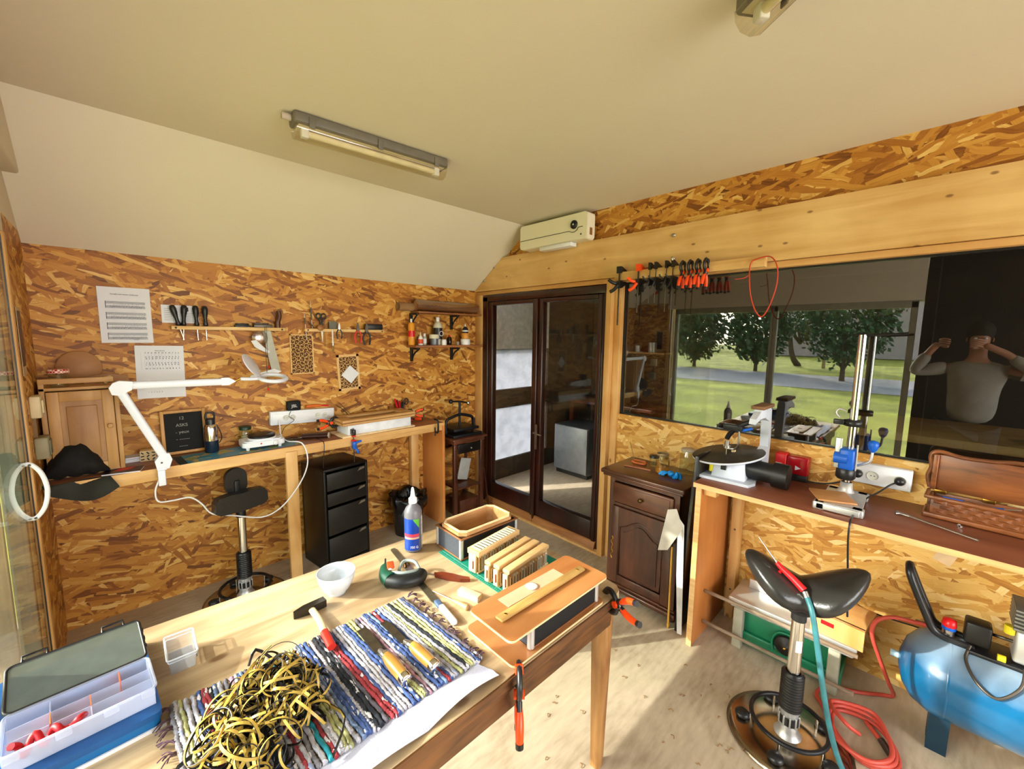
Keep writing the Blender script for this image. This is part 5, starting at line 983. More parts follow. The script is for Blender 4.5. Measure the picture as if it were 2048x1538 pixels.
t = thing('awl', 'thin awl with pale octagonal wooden handle on the table', 'awl', (.765, 1.06, TZ), 10); obj('spike', G().cyl((-.003, .10, .006), (0, .0, .009), .0008, .0022, 8), STEEL, t); obj('handle', G().lathe([(.004, 0), (.008, .012), (.0075, .05), (.010, .062), (.009, .066), (0, .066)], (0, .004, .009), (0, -1, 0), 8), wood('beech', 'c08a5c', 'dcae80', 1, 6, 6, .4), t)
solo('wood_block', G().box((-.013, -.042, 0), (.013, .042, .02), .001), mat('fresh_wood', 'e2c9a0', .6), 'small pale wood block lying left of the cutting mat', 'block', (.823, 1.05, TZ), 16)
# glue bottle
t = thing('glue_bottle', 'grey glue bottle with blue and green label and white nozzle', 'bottle', (.85, 1.462, TZ), 0)
obj('body', G().lathe([(0, 0), (.032, 0), (.036, .006), (.036, .165), (.030, .182), (.015, .198), (.014, .205)], n=32), mat('bottle_grey', '66636a', .35), t)
def arcstrip(g, r, a0, a1, z0, z1, n=12, z1b=None):
    vs = []
    for i in range(n+1):
        a = R_(a0+(a1-a0)*i/n); zt = z1 if z1b is None else z1+(z1b-z1)*i/n
        vs += [(r*math.cos(a), r*math.sin(a), z0), (r*math.cos(a), r*math.sin(a), zt)]
    return g.add(vs, [(2*i, 2*i+2, 2*i+3, 2*i+1) for i in range(n)], True)
obj('blue_label', arcstrip(G(), .0366, 165, 278, .012, .145), mat('label_blue', '0f3c9c', .35, var=.2), t); obj('green_flash', arcstrip(G(), .0369, 235, 278, .144, .145, 8, .105).add([], []), mat('label_green', '5aa832', .4), t)
obj('red_stripe', arcstrip(G(), .0369, 170, 278, .070, .082), mat('label_red', 'c8384a', .4), t); obj('white_stripe', arcstrip(G(), .0369, 175, 278, .060, .068), mat('label_peach', 'd8a080', .4), t)
obj('text_panel', arcstrip(G(), .0366, 300, 345, .012, .15), mat('label_text', 'b8b4b2', .5, var=.3, sc=90), t)
obj('nozzle', G().lathe([(.017, .203), (.017, .222), (.010, .228), (.0055, .262), (.003, .268), (0, .268)], n=24), WHITEP, t)
text('750 G', .013, WHITEP, t, (-.0155, -.0335, .026), (90, 0, -25), 'lettering', .0006)

# cutting mat, bellows box, reed blocks
t = thing('cutting_mat', 'green cutting mat with white grid under the reed blocks', 'mat', (1.055, 1.17, TZ), 0); obj('sheet', G().prism(rrect(-.145, -.20, .17, .20, .008), .0005, .003), mat('mat_green', '0e7a66', .6), t)
g = G()
for i in range(40): g.box((-.143, -.195+i*.01, .003), (-.143+(.012 if i % 5 == 0 else .006), -.1943+i*.01, .0033))
g.box((-.128, -.195, .003), (-.1273, .195, .0033)); obj('printed_scale', g, mat('mat_print', '9fd0c0', .6), t)
BOXB = mat('bellows_cloth', '0a0a0c', .8, bump=.3, bsc=300); BOXG = mat('speckled_card', '3a3d46', .8, var=.35, sc=250); TRM = mat('leather_trim', '7a4a26', .5)
t = thing('bellows_box', 'black concertina bellows box with wood-lined open top', 'box', (1.09, 1.335, TZ+.004), -1)
hx, hy, H_ = .150, .088, .088
def octo(hx, hy, c): return [(-hx+c, -hy), (hx-c, -hy), (hx, -hy+c), (hx, hy-c), (hx-c, hy), (-hx+c, hy), (-hx, hy-c), (-hx, -hy+c)]
obj('long_side', G().box((-hx, -hy, .006), (hx, -hy+.006, H_-.006)), BOXB, t); obj('long_side', G().box((-hx, hy-.006, .006), (hx, hy, H_-.006)), BOXB, t)
obj('end_side', G().box((-hx-.001, -hy+.016, .006), (-hx+.006, hy-.01, H_-.006)), BOXG, t); obj('end_side', G().box((hx-.006, -hy, .006), (hx, hy, H_-.006)), BOXG, t)
for sx in (-1, 1):
    for sy in (-1, 1): obj('metal_corner', G().tube([(sx*(hx-.004), sy*(hy-.006), .006), (sx*(hx-.004), sy*(hy-.006), H_-.006)], .0095, 12, 1), ALU, t)
for z in (0, H_-.006):
    for a, b_ in (((-hx-.005, -hy-.005), (hx+.005, -hy+.004)), ((-hx-.005, hy-.004), (hx+.005, hy+.005)), ((-hx-.005, -hy), (-hx+.004, hy)), ((hx-.004, -hy), (hx+.005, hy))): obj('edge_trim', G().box((*a, z), (*b_, z+.006), .002), TRM, t)
def frame_ring(o_, i_, z0, z1):
    g = G(); n = len(o_); vs = [(x, y, z0) for x, y in o_]+[(x, y, z1) for x, y in o_]+[(x, y, z0) for x, y in i_]+[(x, y, z1) for x, y in i_]
    fs = []
    for i in range(n): j = (i+1) % n; fs += [(i, j, n+j, n+i), (2*n+j, 2*n+i, 3*n+i, 3*n+j), (n+i, n+j, 3*n+j, 3*n+i), (j, i, 2*n+i, 2*n+j)]
    return g.add(vs, fs)
LWD = wood('cigar_wood', 'a47446', 'c89a68', 0, 8, 6, .5)
obj('rim_frame', frame_ring(octo(hx-.006, hy-.006, .024), octo(hx-.020, hy-.018, .022), H_, H_+.012), LWD, t); obj('rim_step', frame_ring(octo(hx-.012, hy-.011, .024), octo(hx-.019, hy-.017, .022), H_+.012, H_+.018), CREAM, t)
obj('lining', frame_ring(octo(hx-.018, hy-.016, .022), octo(hx-.021, hy-.019, .022), .006, H_+.002), LWD, t); obj('floor_lining', G().box((-hx+.01, -hy+.01, .004), (hx-.01, hy-.01, .008)), mat('lining_floor', '5a3418', .7), t)
RW2 = wood('reed_block_wood', 'b8905a', 'd8b888', 0, 8, 6, .55); CELL = mat('reed_white', 'cfc8b4', .5); SLOT = mat('slot_dark', '2a1c10', .8); RD = mat('red_leather_dot', '8a3a1e', .6)
def reed_block(label, x, y, L, w, h, kind):
    t = thing('reed_block', label, 'reed block', (x, y, TZ+.004), 7, 'accordion reed blocks on the cutting mat')
    obj('core', G().box((0, -w*.22, 0), (L, w*.22, h-.012)), RW2, t)
    if kind: 
        obj('top_board', G().box((-.004, -w/2, h-.022), (L+.004, w/2, h-.002), .001), RW2, t)
        for i in range(13): obj('reed_slot', G().box((.008+i*(L-.016)/13, -w/2+.006, h-.002), (.008+(i+.62)*(L-.016)/13, w/2-.006, h-.0002)), CELL, t)
        g_ = G()
        for i in range(13): g_.box((.008+(i+.66)*(L-.016)/13, -w/2+.008, h-.002), (.008+(i+.8)*(L-.016)/13, w/2-.012, h+.0006))
        obj('slot_edges', g_, SLOT, t, kind='stuff')
    else: obj('top_rail', G().box((-.004, -w*.42, h-.014), (L+.004, w*.42, h), .002), RW2, t)
    for s in (-1, 1):
        for i in range(14):
            x0 = .004+i*(L-.008)/14; obj('reed_cell', G().box((x0, s*w*.22, .008), (x0+(L-.008)/14*.62, s*w*.42, h-.024)), CELL if i % 3 else RW2, t)
        g_ = G()
        for i in range(14): x0 = .004+(i+.2)*(L-.008)/14; g_.box((x0, s*w*.42, .012), (x0+.003, s*(w*.42+.0008), h-.03))
        obj('reed_tongues', g_, SLOT if s < 0 else STEEL, t, kind='stuff')
    obj('foot_board', G().box((-.002, -w*.4, 0), (L+.002, w*.4, .007), .001), RW2, t); obj('end_cap', G().box((-.010, -w*.3, .004), (0, w*.3, h-.016), .003), CREAM, t); obj('leather_dot', G().cyl((-.0105, -w*.1, .02), (-.0102, -w*.1, .05), .003, n=8), RD, t)
reed_block('wide reed block topped with a row of white slots, nearest bellows box', .925, 1.155, .235, .060, .090, 1)
reed_block('slim reed block, second from the bellows box', .925, 1.072, .235, .034, .078, 0)
reed_block('slim reed block in the middle of the row on the mat', .93, 1.030, .235, .034, .080, 0)
reed_block('slim reed block with slotted face nearest the plywood boards', .935, .985, .235, .036, .080, 0)

# plywood sandwich with bellows frame
BRD = wood('sealed_ply', '9a5c30', 'bd8450', 0, 3, 5, .3, coat=.3)
t = thing('lower_ply_board', 'pale plywood board under the bellows frame at the table corner', 'board', (.93, .823, TZ), 0); obj('ply', G().prism(rrect(-.215, -.105, .21, .11, .02), .001, .009), BRD, t); obj('pale_edge', G().prism(rrect(-.2155, -.1055, .2105, .1105, .02), .002, .008), CREAM, t)
t = thing('accordion_bellows', 'black bellows frame with silver corner pressed between plywood boards', 'box', (.955, .805, TZ+.0095), 0)
obj('body', G().box((-.16, -.072, 0), (.16, .075, .080), .003), BOXB, t); obj('grey_end', G().box((-.1612, -.06, .006), (-.16, .07, .074)), BOXG, t)
for sx in (-1, 1): obj('metal_corner', G().tube([(sx*.156, -.066, .002), (sx*.156, -.066, .078)], .011, 12, 1), ALU, t)
obj('edge_trim', G().box((-.163, -.075, .0), (.163, -.071, .005), .001), TRM, t)
t = thing('upper_ply_board', 'orange-brown plywood board lying on top of the bellows frame', 'board', (.918, .80, TZ+.090), 0); obj('ply', G().prism(rrect(-.225, -.09, .225, .09, .018), .001, .010), BRD, t); obj('pale_edge', G().prism(rrect(-.2256, -.0906, .2256, .0906, .018), .0015, .0075), CREAM, t)
solo('veneer_strip', G().box((-.125, -.024, 0), (.125, .024, .0012)), mat('pink_veneer', 'd8a888', .5, var=.08), 'pinkish veneer strip lying on the upper plywood board', 'strip', (.91, .838, TZ+.1003), -1)
t = thing('wooden_ruler', 'worn wooden straightedge with screws on the upper plywood board', 'ruler', (.912, .790, TZ+.1003), 0); obj('blade', G().box((-.19, -.014, .004), (.19, .014, .0105), .001), wood('worn_ruler', '9c7438', 'c8a468', 0, 6, 7, .45), t)
for s in (-1, 1): obj('brass_screw', G().lathe([(.0025, 0), (.005, .0012), (0, .0015)], (s*.165, 0, .0105), (0, 0, 1), 10), BRASS, t)
obj('foot', G().box((-.185, -.01, 0), (.185, .01, .004)), BRASS, t)
solo('clear_disc', G().lathe([(0, .002), (.016, .002), (.018, .0005), (.02, .003), (.016, .0035), (0, .0035)], (0, 0, 0), (0, 0, 1), 18), mat('cloudy_plastic', 'e2dcd8', .2, alpha=.7), 'small crumpled clear disc lying on the veneer strip', 'disc', (.905, .838, TZ+.102))
spring_clamp('orange and black spring clamp gripping the right table corner', (1.17, .69, TZ-.005), (0, 15, 72), 1.05, group='spring clamps on the work table')
spring_clamp('orange spring clamp hanging down from the near table edge', (.715, .70, TZ-.055), (0, -78, 48), 1.1, group='spring clamps on the work table', op=1)

# ================================================================== RIGHT SIDE
OAK = wood('stained_oak', '2e160b', '5e3320', 2, 3, 7, .35, coat=.35); OAKX = wood('stained_oak_long', '33190d', '63361f', 1, 3, 7, .3, coat=.4)
t = thing('dark_cabinet', 'dark stained wooden cabinet with one drawer and arched door panel', 'cabinet', (2.22, 1.17, 0))
obj('top', G().box((-.025, -.255, .795), (.36, .285, .822), .008).box((-.015, -.245, .78), (.36, .27, .795), .004), OAKX, t)
obj('carcass', G().box((.004, -.225, .075), (.36, -.205, .78)).box((.004, .205, .075), (.36, .225, .78)).box((.0, -.225, .075), (.02, -.19, .78)).box((.0, .19, .075), (.02, .225, .78)).box((.0, -.19, .76), (.02, .19, .78)).box((.0, -.19, .605), (.02, .19, .62)).box((.34, -.2, .08), (.36, .2, .78)), OAK, t)
obj('base_moulding', G().box((-.02, -.24, .045), (.36, .24, .075), .008).box((-.01, -.235, .075), (.36, .235, .09), .006), OAKX, t)
for y in (-.2, .2): obj('bun_foot', G().ball((.03, y, .024), .03, (1, 1, .8), 16), OAK, t)
d = obj('drawer', G().box((-.014, -.195, .628), (.012, .195, .752), .006), OAKX, t); obj('inner_field', G().box((-.017, -.175, .642), (-.012, .175, .738), .003), OAKX, d)
obj('drawer_knob', G().lathe([(.004, 0), (.005, .008), (.013, .016), (.012, .022), (0, .025)], (-.016, 0, .69), (-1, 0, 0), 18).box((-.018, -.022, .684), (-.016, .022, .696)), mat('aged_brass', '6e5a30', .35, 1), d)
d = obj('door', G().box((-.014, -.195, .10), (.012, -.145, .60), .003).box((-.014, .145, .10), (.012, .195, .60), .003).box((-.014, -.145, .10), (.012, .145, .155), .003).prism([(-.145, .60), (.145, .60), (.145, .48)]+[(.145-.29*i/16, .48+.065*(math.sin(PI*i/16))**2) for i in range(1, 16)]+[(-.145, .48)], -.014, .012, 'yz'), OAK, t)
arch = lambda k, dz: [(-k, .165-dz), (k, .165-dz), (k, .47+dz)]+[(k-2*k*i/16, .47+dz+.062*(math.sin(PI*i/16))**2) for i in range(1, 16)]+[(-k, .47+dz)]
obj('arched_panel', G().prism(arch(.142, .008), -.004, .004, 'yz').prism(arch(.112, -.02), -.012, -.004, 'yz'), OAK, d); obj('panel_bead', G().tube([(-.009, y, z) for y, z in arch(.140, .006)], .0045, 6, 1, True), OAK, d)
obj('key_plate', G().tube([(-.016, .185, .40), (-.016, .178, .385), (-.016, .19, .365), (-.016, .18, .345), (-.016, .186, .32), (-.016, .178, .295), (-.016, .19, .275), (-.016, .183, .255)], .004, 6, 4), BRASS, d)
obj('lower_rail', G().box((-.022, -.15, .09), (-.0, .15, .10), .004), OAKX, t)
t = thing('varnish_jar', 'open glass jar streaked with orange varnish on the dark cabinet', 'jar', (2.40, 1.145, .822)); obj('glass', G().lathe([(0, .002), (.036, .002), (.040, .012), (.040, .085), (.031, .105), (.031, .118)], n=26), GLASSJ, t); obj('varnish', G().lathe([(0, .004), (.037, .004), (.0385, .012), (.0385, .035), (0, .033)], n=26), mat('varnish_orange', 'c07a1c', .25), t)
obj('varnish_streaks', arcstrip(arcstrip(G(), .0388, 150, 200, .035, .09, 8, .06), .0388, 270, 330, .035, .075), mat('varnish_streak', 'b5752a', .3, alpha=.6), t); obj('rim', G().lathe([(.033, .110), (.036, .112), (.036, .120), (.033, .124), (.030, .120)], n=26, closed=True), mat('rim_amber', '8e7a5a', .3), t)
t = thing('small_jar', 'small clear jar with black lid behind the varnish jar', 'jar', (2.49, 1.245, .822)); obj('glass', G().lathe([(0, .002), (.026, .002), (.028, .01), (.028, .055)], n=20), GLASSJ, t); obj('lid', G().lathe([(.031, .055), (.031, .068), (.028, .071), (0, .071)], n=20), BLACKP, t)
t = thing('preserving_jar', 'larger preserving jar with metal rim behind the round saw table', 'jar', (2.50, 1.03, .822)); obj('glass', G().lathe([(0, .002), (.045, .002), (.048, .012), (.048, .12), (.038, .14), (.038, .15)], n=26), GLASSJ, t); obj('rim', G().lathe([(.040, .142), (.044, .144), (.044, .156), (0, .158)], n=26), mat('rim_grey', 'a89a88', .3), t)
solo('blue_glove', (lambda g: ([g.ball((.03*math.cos(k*1.9)*random.random(), .03*math.sin(k*1.9), .016+.008*math.sin(k)), .018, (1.2, .7, .7), 10, rot=(k*31, k*47, k*13)) for k in range(9)], [g.tube([(0, .02, .02), (-.02, .045+.01*k, .025), (-.03, .06+.012*k, .008)], .008, 8) for k in range(3)], g)[2])(G()), mat('nitrile', '0a86d8', .4), 'crumpled bright blue rubber glove beside the varnish jar', 'glove', (2.36, 1.045, .824))
t = thing('fret_saw', 'small saw with orange pistol handle leaning on the cabinet top', 'saw', (2.48, 1.33, .824), 0); obj('handle', G().tube([(.0, .05, .006), (.0, .01, .01), (.0, -.03, .008), (-.03, -.04, .006), (-.04, .0, .005), (-.03, .045, .005)], .0075, 8, 4, True), mat('orange_wood', 'c86a34', .4), t); obj('blade', G().cyl((.0, .05, .008), (.09, .14, .10), .002, n=6), STEEL, t)
solo('flat_stick', G().box((-.006, -.085, 0), (.006, .085, .008), .001), wood('red_stick', '8a4a2a', 'b0704a', 1, 5, 6), 'flat brown stick lying on the front of the dark cabinet', 'stick', (2.36, 1.29, .823), 10)
solo('dark_board', G().box((0, -.012, 0), (.30, .006, 1.03), .001, (3, 0, 0)), mat('dark_panel', '15100d', .3, coat=.3), 'tall dark board standing between cabinet and workbench', 'board', (2.19, .888, 0))
t = thing('paper_sheet', 'grey sheet of film folded over in front of the dark board', 'sheet', (2.17, .93, 0))
obj('front_fold', G().add([(0, .01, .72), (.0, .06, .70), (-.01, .10, .45), (-.005, .045, .47), (.0, -.03, .62)], [(0, 1, 2, 3, 4)]).add([(0.004, .01, .72), (.0, -.03, .62), (.01, -.055, -.0), (.012, -.03, .3)], [(0, 1, 2, 3)]), mat('film_grey', 'b8b2a8', .5), t)
obj('long_fold', G().add([(.0, .0, .68), (.004, -.035, .64), (.0, -.06, .01), (-.004, -.035, .01), (.0, -.01, .35)], [(0, 1, 2, 3, 4)]), mat('film_white', 'd0cfd2', .5), t)
solo('brass_rod', G().cyl((0, 0, 0), (0, .004, .49), .006, n=10).cyl((0, 0, .015), (0, 0, .03), .009, n=10), mat('ochre_rod', 'b08434', .4), 'ochre rod standing against the side of the dark cabinet', 'rod', (2.185, .955, .0))

# bench
BZ = .91
EDGE = wood('ply_edge', 'c8965a', 'e6bf86', 1, 2.5, 26, .5)
t = thing('side_workbench', 'long workbench with brown top under the internal window', 'workbench', (2.36, -.6, 0))
obj('worktop', G().box((-.235, -2.2, BZ-.024), (.248, 1.44, BZ), .001), TOPW, t); obj('front_edge', G().box((-.2365, -2.2, BZ-.024), (-.2345, 1.44, BZ-.001)), EDGE, t); obj('end_edge', G().box((-.2355, 1.4395, BZ-.024), (.248, 1.4415, BZ-.001)), EDGE, t)
obj('end_panel', G().box((-.225, 1.405, 0), (.245, 1.428, BZ-.025), .001), PLYO, t); obj('panel_edge', G().box((-.227, 1.403, 0), (-.224, 1.43, BZ-.025)), EDGE, t)
obj('corner_block', G().box((-.20, 1.34, .845), (-.15, 1.404, BZ-.025), .002), PINEX, t)
obj('wall_post', G().box((.175, 1.33, 0), (.245, 1.375, BZ-.025), .002), PINEZ, t); obj('wall_batten', G().box((.215, -2.2, .845), (.245, 1.33, .886)), PINE, t)
for z in (.18, .55): obj('post_screw', G().lathe([(0, .002), (.005, .001), (.006, 0)], (.175, 1.352, z), (-1, 0, 0), 10), DSTEEL, t)
# scroll saw
CAST = mat('cast_white', 'c9cfdc', .45, var=.06, sc=20)
t = thing('scroll_saw', 'grey bench scroll saw with round iron table and black motor', 'saw', (2.36, .74, BZ))
obj('foot', G().prism([(-.13, .12), (-.12, -.12), (-.06, -.135), (.10, -.10), (.12, .05), (.04, .12)], 0, .014), CAST, t)
obj('pedestal', loft(G(), [[(-.09, .07, .012), (-.08, -.09, .012), (.07, -.08, .012), (.07, .07, .012)], [(-.075, .06, .10), (-.07, -.08, .10), (.06, -.07, .10), (.06, .06, .10)]]), CAST, t)
obj('opening', G().box((-.0885, .0, .055), (-.07, .025, .085)), BLACKP, t); obj('yellow_switch', G().box((-.085, .066, .03), (-.06, .085, .095), .004), mat('switch_yellow', 'd8c81c', .4), t)
tt = obj('saw_table', G().lathe([(0, .0), (.170, .0), (.176, .004), (.176, .012)], n=56), CAST, t); tt.location = (-.005, .02, .115); tt.rotation_euler = (R_(-8), R_(-6), 0)
obj('iron_top', G().lathe([(.176, .0125), (.172, .015), (.0, .015)], n=56), mat('worn_iron', '4a4238', .45, .5, var=.3, sc=10), tt); obj('insert_ring', G().lathe([(.03, .0155), (.032, .0155)], (.03, -.02, 0), (0, 0, 1), 26), BLACKM, tt); obj('wood_scrap', G().box((.02, -.03, .015), (.035, -.012, .023)), mat('fresh_wood', '', .5), tt)
obj('wood_scrap', G().box((-.09, .10, .015), (-.078, .112, .023)), mat('fresh_wood', '', .5), tt)
obj('motor', G().cyl((.0, -.07, .07), (-.01, -.25, .065), .05, .05, 24).cyl((-.01, -.20, .066), (-.01, -.265, .065), .062, .062, 24), mat('motor_black', '121212', .45, bump=.2), t)
obj('rear_column', G().prism([(.04, .04), (.16, .02), (.17, .20), (.15, .37), (.07, .39), (.06, .33), (.12, .31), (.13, .17), (.04, .14)], -.13, -.09, 'xz'), CAST, t)
obj('upper_arm', G().box((-.02, -.128, .335), (.15, -.092, .39), .004).prism([(-.10, .32), (-.02, .335), (-.02, .375), (-.09, .345)], -.125, -.095, 'xz'), CAST, t)
obj('arm_cap', G().box((-.03, -.14, .385), (.15, -.08, .402), .002), mat('wood_cap', '7a5638', .6), t)
obj('blade_head', G().tube([(-.07, -.105, .33), (-.075, -.05, .30), (-.05, .0, .25), (-.04, .02, .215)], .013, 8).box((-.085, -.06, .27), (-.055, .03, .30), .004), BLACKM, t); obj('blade_clamp', G().cyl((-.035, .02, .20), (-.035, .02, .16), .012, n=12).cyl((-.035, .02, .175), (-.035, .02, .165), .018, n=12), STEEL, t)
obj('blade', G().box((-.036, .0185, .11), (-.034, .0215, .17)), STEEL, t); obj('blue_tube', G().tube([(-.05, -.10, .29), (-.06, -.06, .275), (-.05, -.02, .27)], .008, 8), BLUEP, t); obj('guard_rod', G().tube([(-.06, -.04, .29), (-.05, -.04, .20), (-.03, -.02, .165), (-.03, .01, .16)], .005, 8), STEEL, t)
t = thing('red_drill_case', 'transparent red bit case standing at the back of the bench', 'case', (2.57, .51, BZ)); obj('case', G().box((-.03, -.075, .035), (.035, .02, .13), .006), mat('clear_red', 'b01220', .15, alpha=.75), t); obj('cap', G().box((-.032, .022, .03), (.037, .075, .135), .006), REDP, t); obj('sticker', G().box((-.0335, .04, .045), (-.032, .07, .085)), mat('sticker', 'c8b8a8', .5), t); obj('stand', G().box((-.02, -.07, 0), (.03, .07, .034), .003), BLACKP, t)
obj('arrow_mark', G().prism([(-.02, .06), (-.045, .072), (-.02, .084)], -.032, -.0305, 'yz'), PAPER, t)
# drill stand
t = thing('drill_stand', 'drill stand with chrome column, blue head and blue knob', 'drill', (2.40, .265, BZ))
obj('base_plate', G().prism([(-.21, .075), (-.20, -.085), (.085, -.075), (.09, .065)], .018, .034), ALU, t)
for x, y in ((-.19, .06), (-.18, -.07), (.07, -.06), (.07, .05)): obj('foot', G().box((x-.022, y-.022, 0), (x+.022, y+.022, .034), .006), ALU, t)
obj('front_lip', G().box((-.212, -.08, .004), (-.198, .07, .032), .003), ALU, t)
obj('socket_boss', G().lathe([(.034, .034), (.026, .045), (.022, .08), (.021, .08)], (.045, 0, 0), n=22), ALU, t); obj('column', G().cyl((.045, 0, .05), (.045, 0, .765), .0155, n=22), CHROME, t)
obj('spindle_housing', G().lathe([(.030, .10), (.038, .11), (.036, .15), (.03, .155)], (.02, .005, 0), n=22), BLACKP, t); obj('blue_head', G().box((-.02, -.025, .15), (.055, .032, .245), .008).cyl((-.005, .0, .20), (-.005, .05, .20), .026, n=18), BLUEP, t)
obj('rack_plate', G().box((.0, .026, .15), (.01, .05, .29), .002), ALU, t); obj('collar', G().lathe([(.016, .345), (.034, .347), (.034, .375), (.016, .377)], (.045, 0, 0), n=22).box((.02, .03, .35), (.05, .07, .372), .003), BLACKP, t)
obj('lever', G().tube([(.045, -.03, .165), (.04, -.055, .18), (.035, -.075, .20), (.035, -.08, .25)], .0055, 8), ALU, t); obj('lever_knob', G().lathe([(.006, 0), (.015, .012), (.021, .035), (.016, .05), (0, .055)], (.035, -.08, .24), (0, 0, 1), 18), BLUEP, t)
obj('spring_bracket', G().tube([(.04, .05, .38), (.04, .065, .40), (.04, .055, .42), (.04, .03, .415)], .004, 8), ALU, t); obj('top_bracket', G().tube([(.045, .03, .762), (.045, .0, .768), (.045, -.04, .765), (.045, -.11, .768), (.045, -.15, .772)], .006, 8), BLACKM, t); obj('stop_rod', G().cyl((.0, -.03, .15), (.0, -.03, .27), .004, n=8), STEEL, t)
solo('scrap_board', G().box((-.075, -.07, 0), (.075, .07, .008), .001), wood('thin_board', 'a06a3c', 'c08c58', 1, 5, 5), 'thin brown offcut lying on the drill stand base', 'board', (2.30, .295, BZ+.035), 24)
t = thing('socket_strip', 'white wall trunking with plugged cables under the internal window', 'socket', (XB, .165, 1.012)); t.rotation_euler = (R_(0), 0, 0)
obj('trunking', G().box((-.045, -.115, -.045), (0, .135, .052), .004), SW, t); obj('cover_plate', G().box((-.048, -.105, -.035), (-.045, .125, .04), .002), WHITEP, t)
for y in (.075, .02, -.075):
    s_ = socket(-.048, y, .0, (-1, 0, 0), t, .022)
    for dy in (-.006, .006): obj('pin_hole', G().cyl((-.0495, y+dy, 0), (-.0475, y+dy, 0), .0025, n=8), BLACKP, s_)
for nm, lb, y, pts in (('plug_lead', 'black plug and lead crossing the bench and hanging down', .09, [(-.055, 0, 0), (-.08, .03, -.02), (-.12, .06, -.05), (-.20, .10, -.075), (-.30, .115, -.088), (-.42, .115, -.09), (-.495, .115, -.10), (-.505, .113, -.18), (-.50, .10, -.35), (-.49, .09, -.50)]), ('plug_lead', 'black plug behind the drill stand with lead along the bench', .24, [(-.055, 0, 0), (-.06, .05, -.05), (-.05, .12, -.085), (-.05, .20, -.095), (-.06, .26, -.096)])):
    t = thing(nm, lb, 'cable', (XB, y, 1.012)); obj('plug', G().lathe([(0, .03), (.014, .028), (.019, .015), (.019, 0)], (-.05, 0, 0), (-1, 0, 0), 18), BLACKP, t); obj('cable', G().tube(pts, .0038, 8, 5), BLACKP, t)
# carved box
CARV = wood('carved_wood', '4a220e', '9a5a2c', 1, 4, 6, .4, coat=.2)
t = thing('carved_box', 'carved wooden box with open lid holding small tools', 'box', (2.455, -.005, BZ), -3)
obj('front', G().box((0, -.36, .012), (.012, .0, .085), .002), CARV, t); obj('end', G().box((0, -.012, .012), (.12, .0, .085), .002), CARV, t); obj('back', G().box((.11, -.36, .012), (.12, 0, .085), .002), CARV, t); obj('bottom', G().box((0, -.36, .008), (.12, 0, .014)), CARV, t)
for z, r in ((.012, .010), (.088, .008)): obj('moulding', G().box((-.012, -.36, z-r), (.004, .012, z+r), .005).box((-.01, .0, z-r), (.12, .012, z+r), .005), CARV, t)
for r_ in range(3):
    for k in range(9):
        y = -.018-k*.04-(r_ % 2)*.02; obj('carved_lozenge', G().add([(-.001, y, .026+r_*.019), (-.001, y-.034, .026+r_*.019), (-.001, y-.034, .042+r_*.019), (-.001, y, .042+r_*.019), (-.009, y-.017, .034+r_*.019)], [(0, 1, 4), (1, 2, 4), (2, 3, 4), (3, 0, 4)]), CARV, t)
lid = obj('lid', G().box((.118, -.36, .095), (.126, -.0, .25), .002).box((.104, -.014, .095), (.12, .004, .25), .003), CARV, t)
obj('lid_border', G().tube([(.12, .004, .10), (.122, .014, .15), (.12, .006, .19), (.122, .012, .24), (.122, -.01, .262), (.122, -.08, .250), (.122, -.16, .252), (.122, -.24, .262), (.122, -.36, .25)], .009, 8, 5), CARV, lid)
for y in (-.03, -.17, -.30): obj('hinge', G().box((.10, y-.018, .082), (.118, y+.018, .098), .001), BRASS, t)
for lb, a, b_, m_, nm in (('blue and silver folding knife in the carved box', (.05, -.10, .06), (.05, -.21, .085), BLUEP, 'blade_knife'), ('small blue tool at the left end inside the carved box', (.04, -.04, .085), (.06, -.10, .08), BLUEP, 'blue_tool'), ('grey craft knife lying to the right inside the carved box', (.04, -.19, .075), (.05, -.29, .07), ALU, 'craft_knife')):
    o = thing(nm, lb, 'tool', (2.455, -.005, BZ), -3); obj('grip', G().tube([a, b_], .008, 8, 1, flat=.6), m_, o); A = Vector(a); B = Vector(b_); obj('metal', G().tube([B, B+(B-A)*.4], .005, 8, 1, flat=.4), STEEL, o)
t = thing('calliper', 'steel measuring tool lying across the bench front', 'tool', (2.33, -.03, BZ), 0); obj('shaft', G().tube([(.04, .07, .008), (-.06, -.12, .008)], .0055, 8, 1, flat=.7), STEEL, t); obj('jaw', G().tube([(.04, .07, .009), (.055, .11, .009), (.06, .105, .009)], .009, 8, 3, flat=.5).tube([(.05, .10, .009), (.035, .115, .008)], .005, 6, 1), STEEL, t)
solo('bolt', G().cyl((0, 0, .006), (.012, .006, .006), .004, n=8).cyl((.012, .006, .006), (.016, .008, .006), .007, n=6), STEEL, 'single small bolt lying near the carved box', 'bolt', (2.39, -.108, BZ+.001))

# second saddle stool
t = thing('saddle_stool', 'black saddle-seat stool on scuffed chrome base at the right', 'stool', (1.92, .31, 0), 18, 'stools on round chrome bases')
stool_base(t, .56, .16); obj('post_sticker', arcstrip(G(), .0238, 170, 230, .40, .45), PAPER, t)
g = G().ball((0, 0, 0), 1, (.14, .205, .058), 40)
vv = []
for x, y, z in g.v:
    a = min(1, abs(y)/.205); x *= .66+.42*math.sin(PI*min(1, a*.95))**1.0*.9+.05; z = z*(1+.55*a)+.66-.015+.13*a**1.7*(1 if y < 0 else .85)-.5*max(0, x)**2*2; vv.append((x, y, z))
g.v = vv; obj('saddle', g, BLACKL, t); obj('seat_plate', G().cyl((0, 0, .57), (0, 0, .62), .045, .06, 20), BLACKM, t)
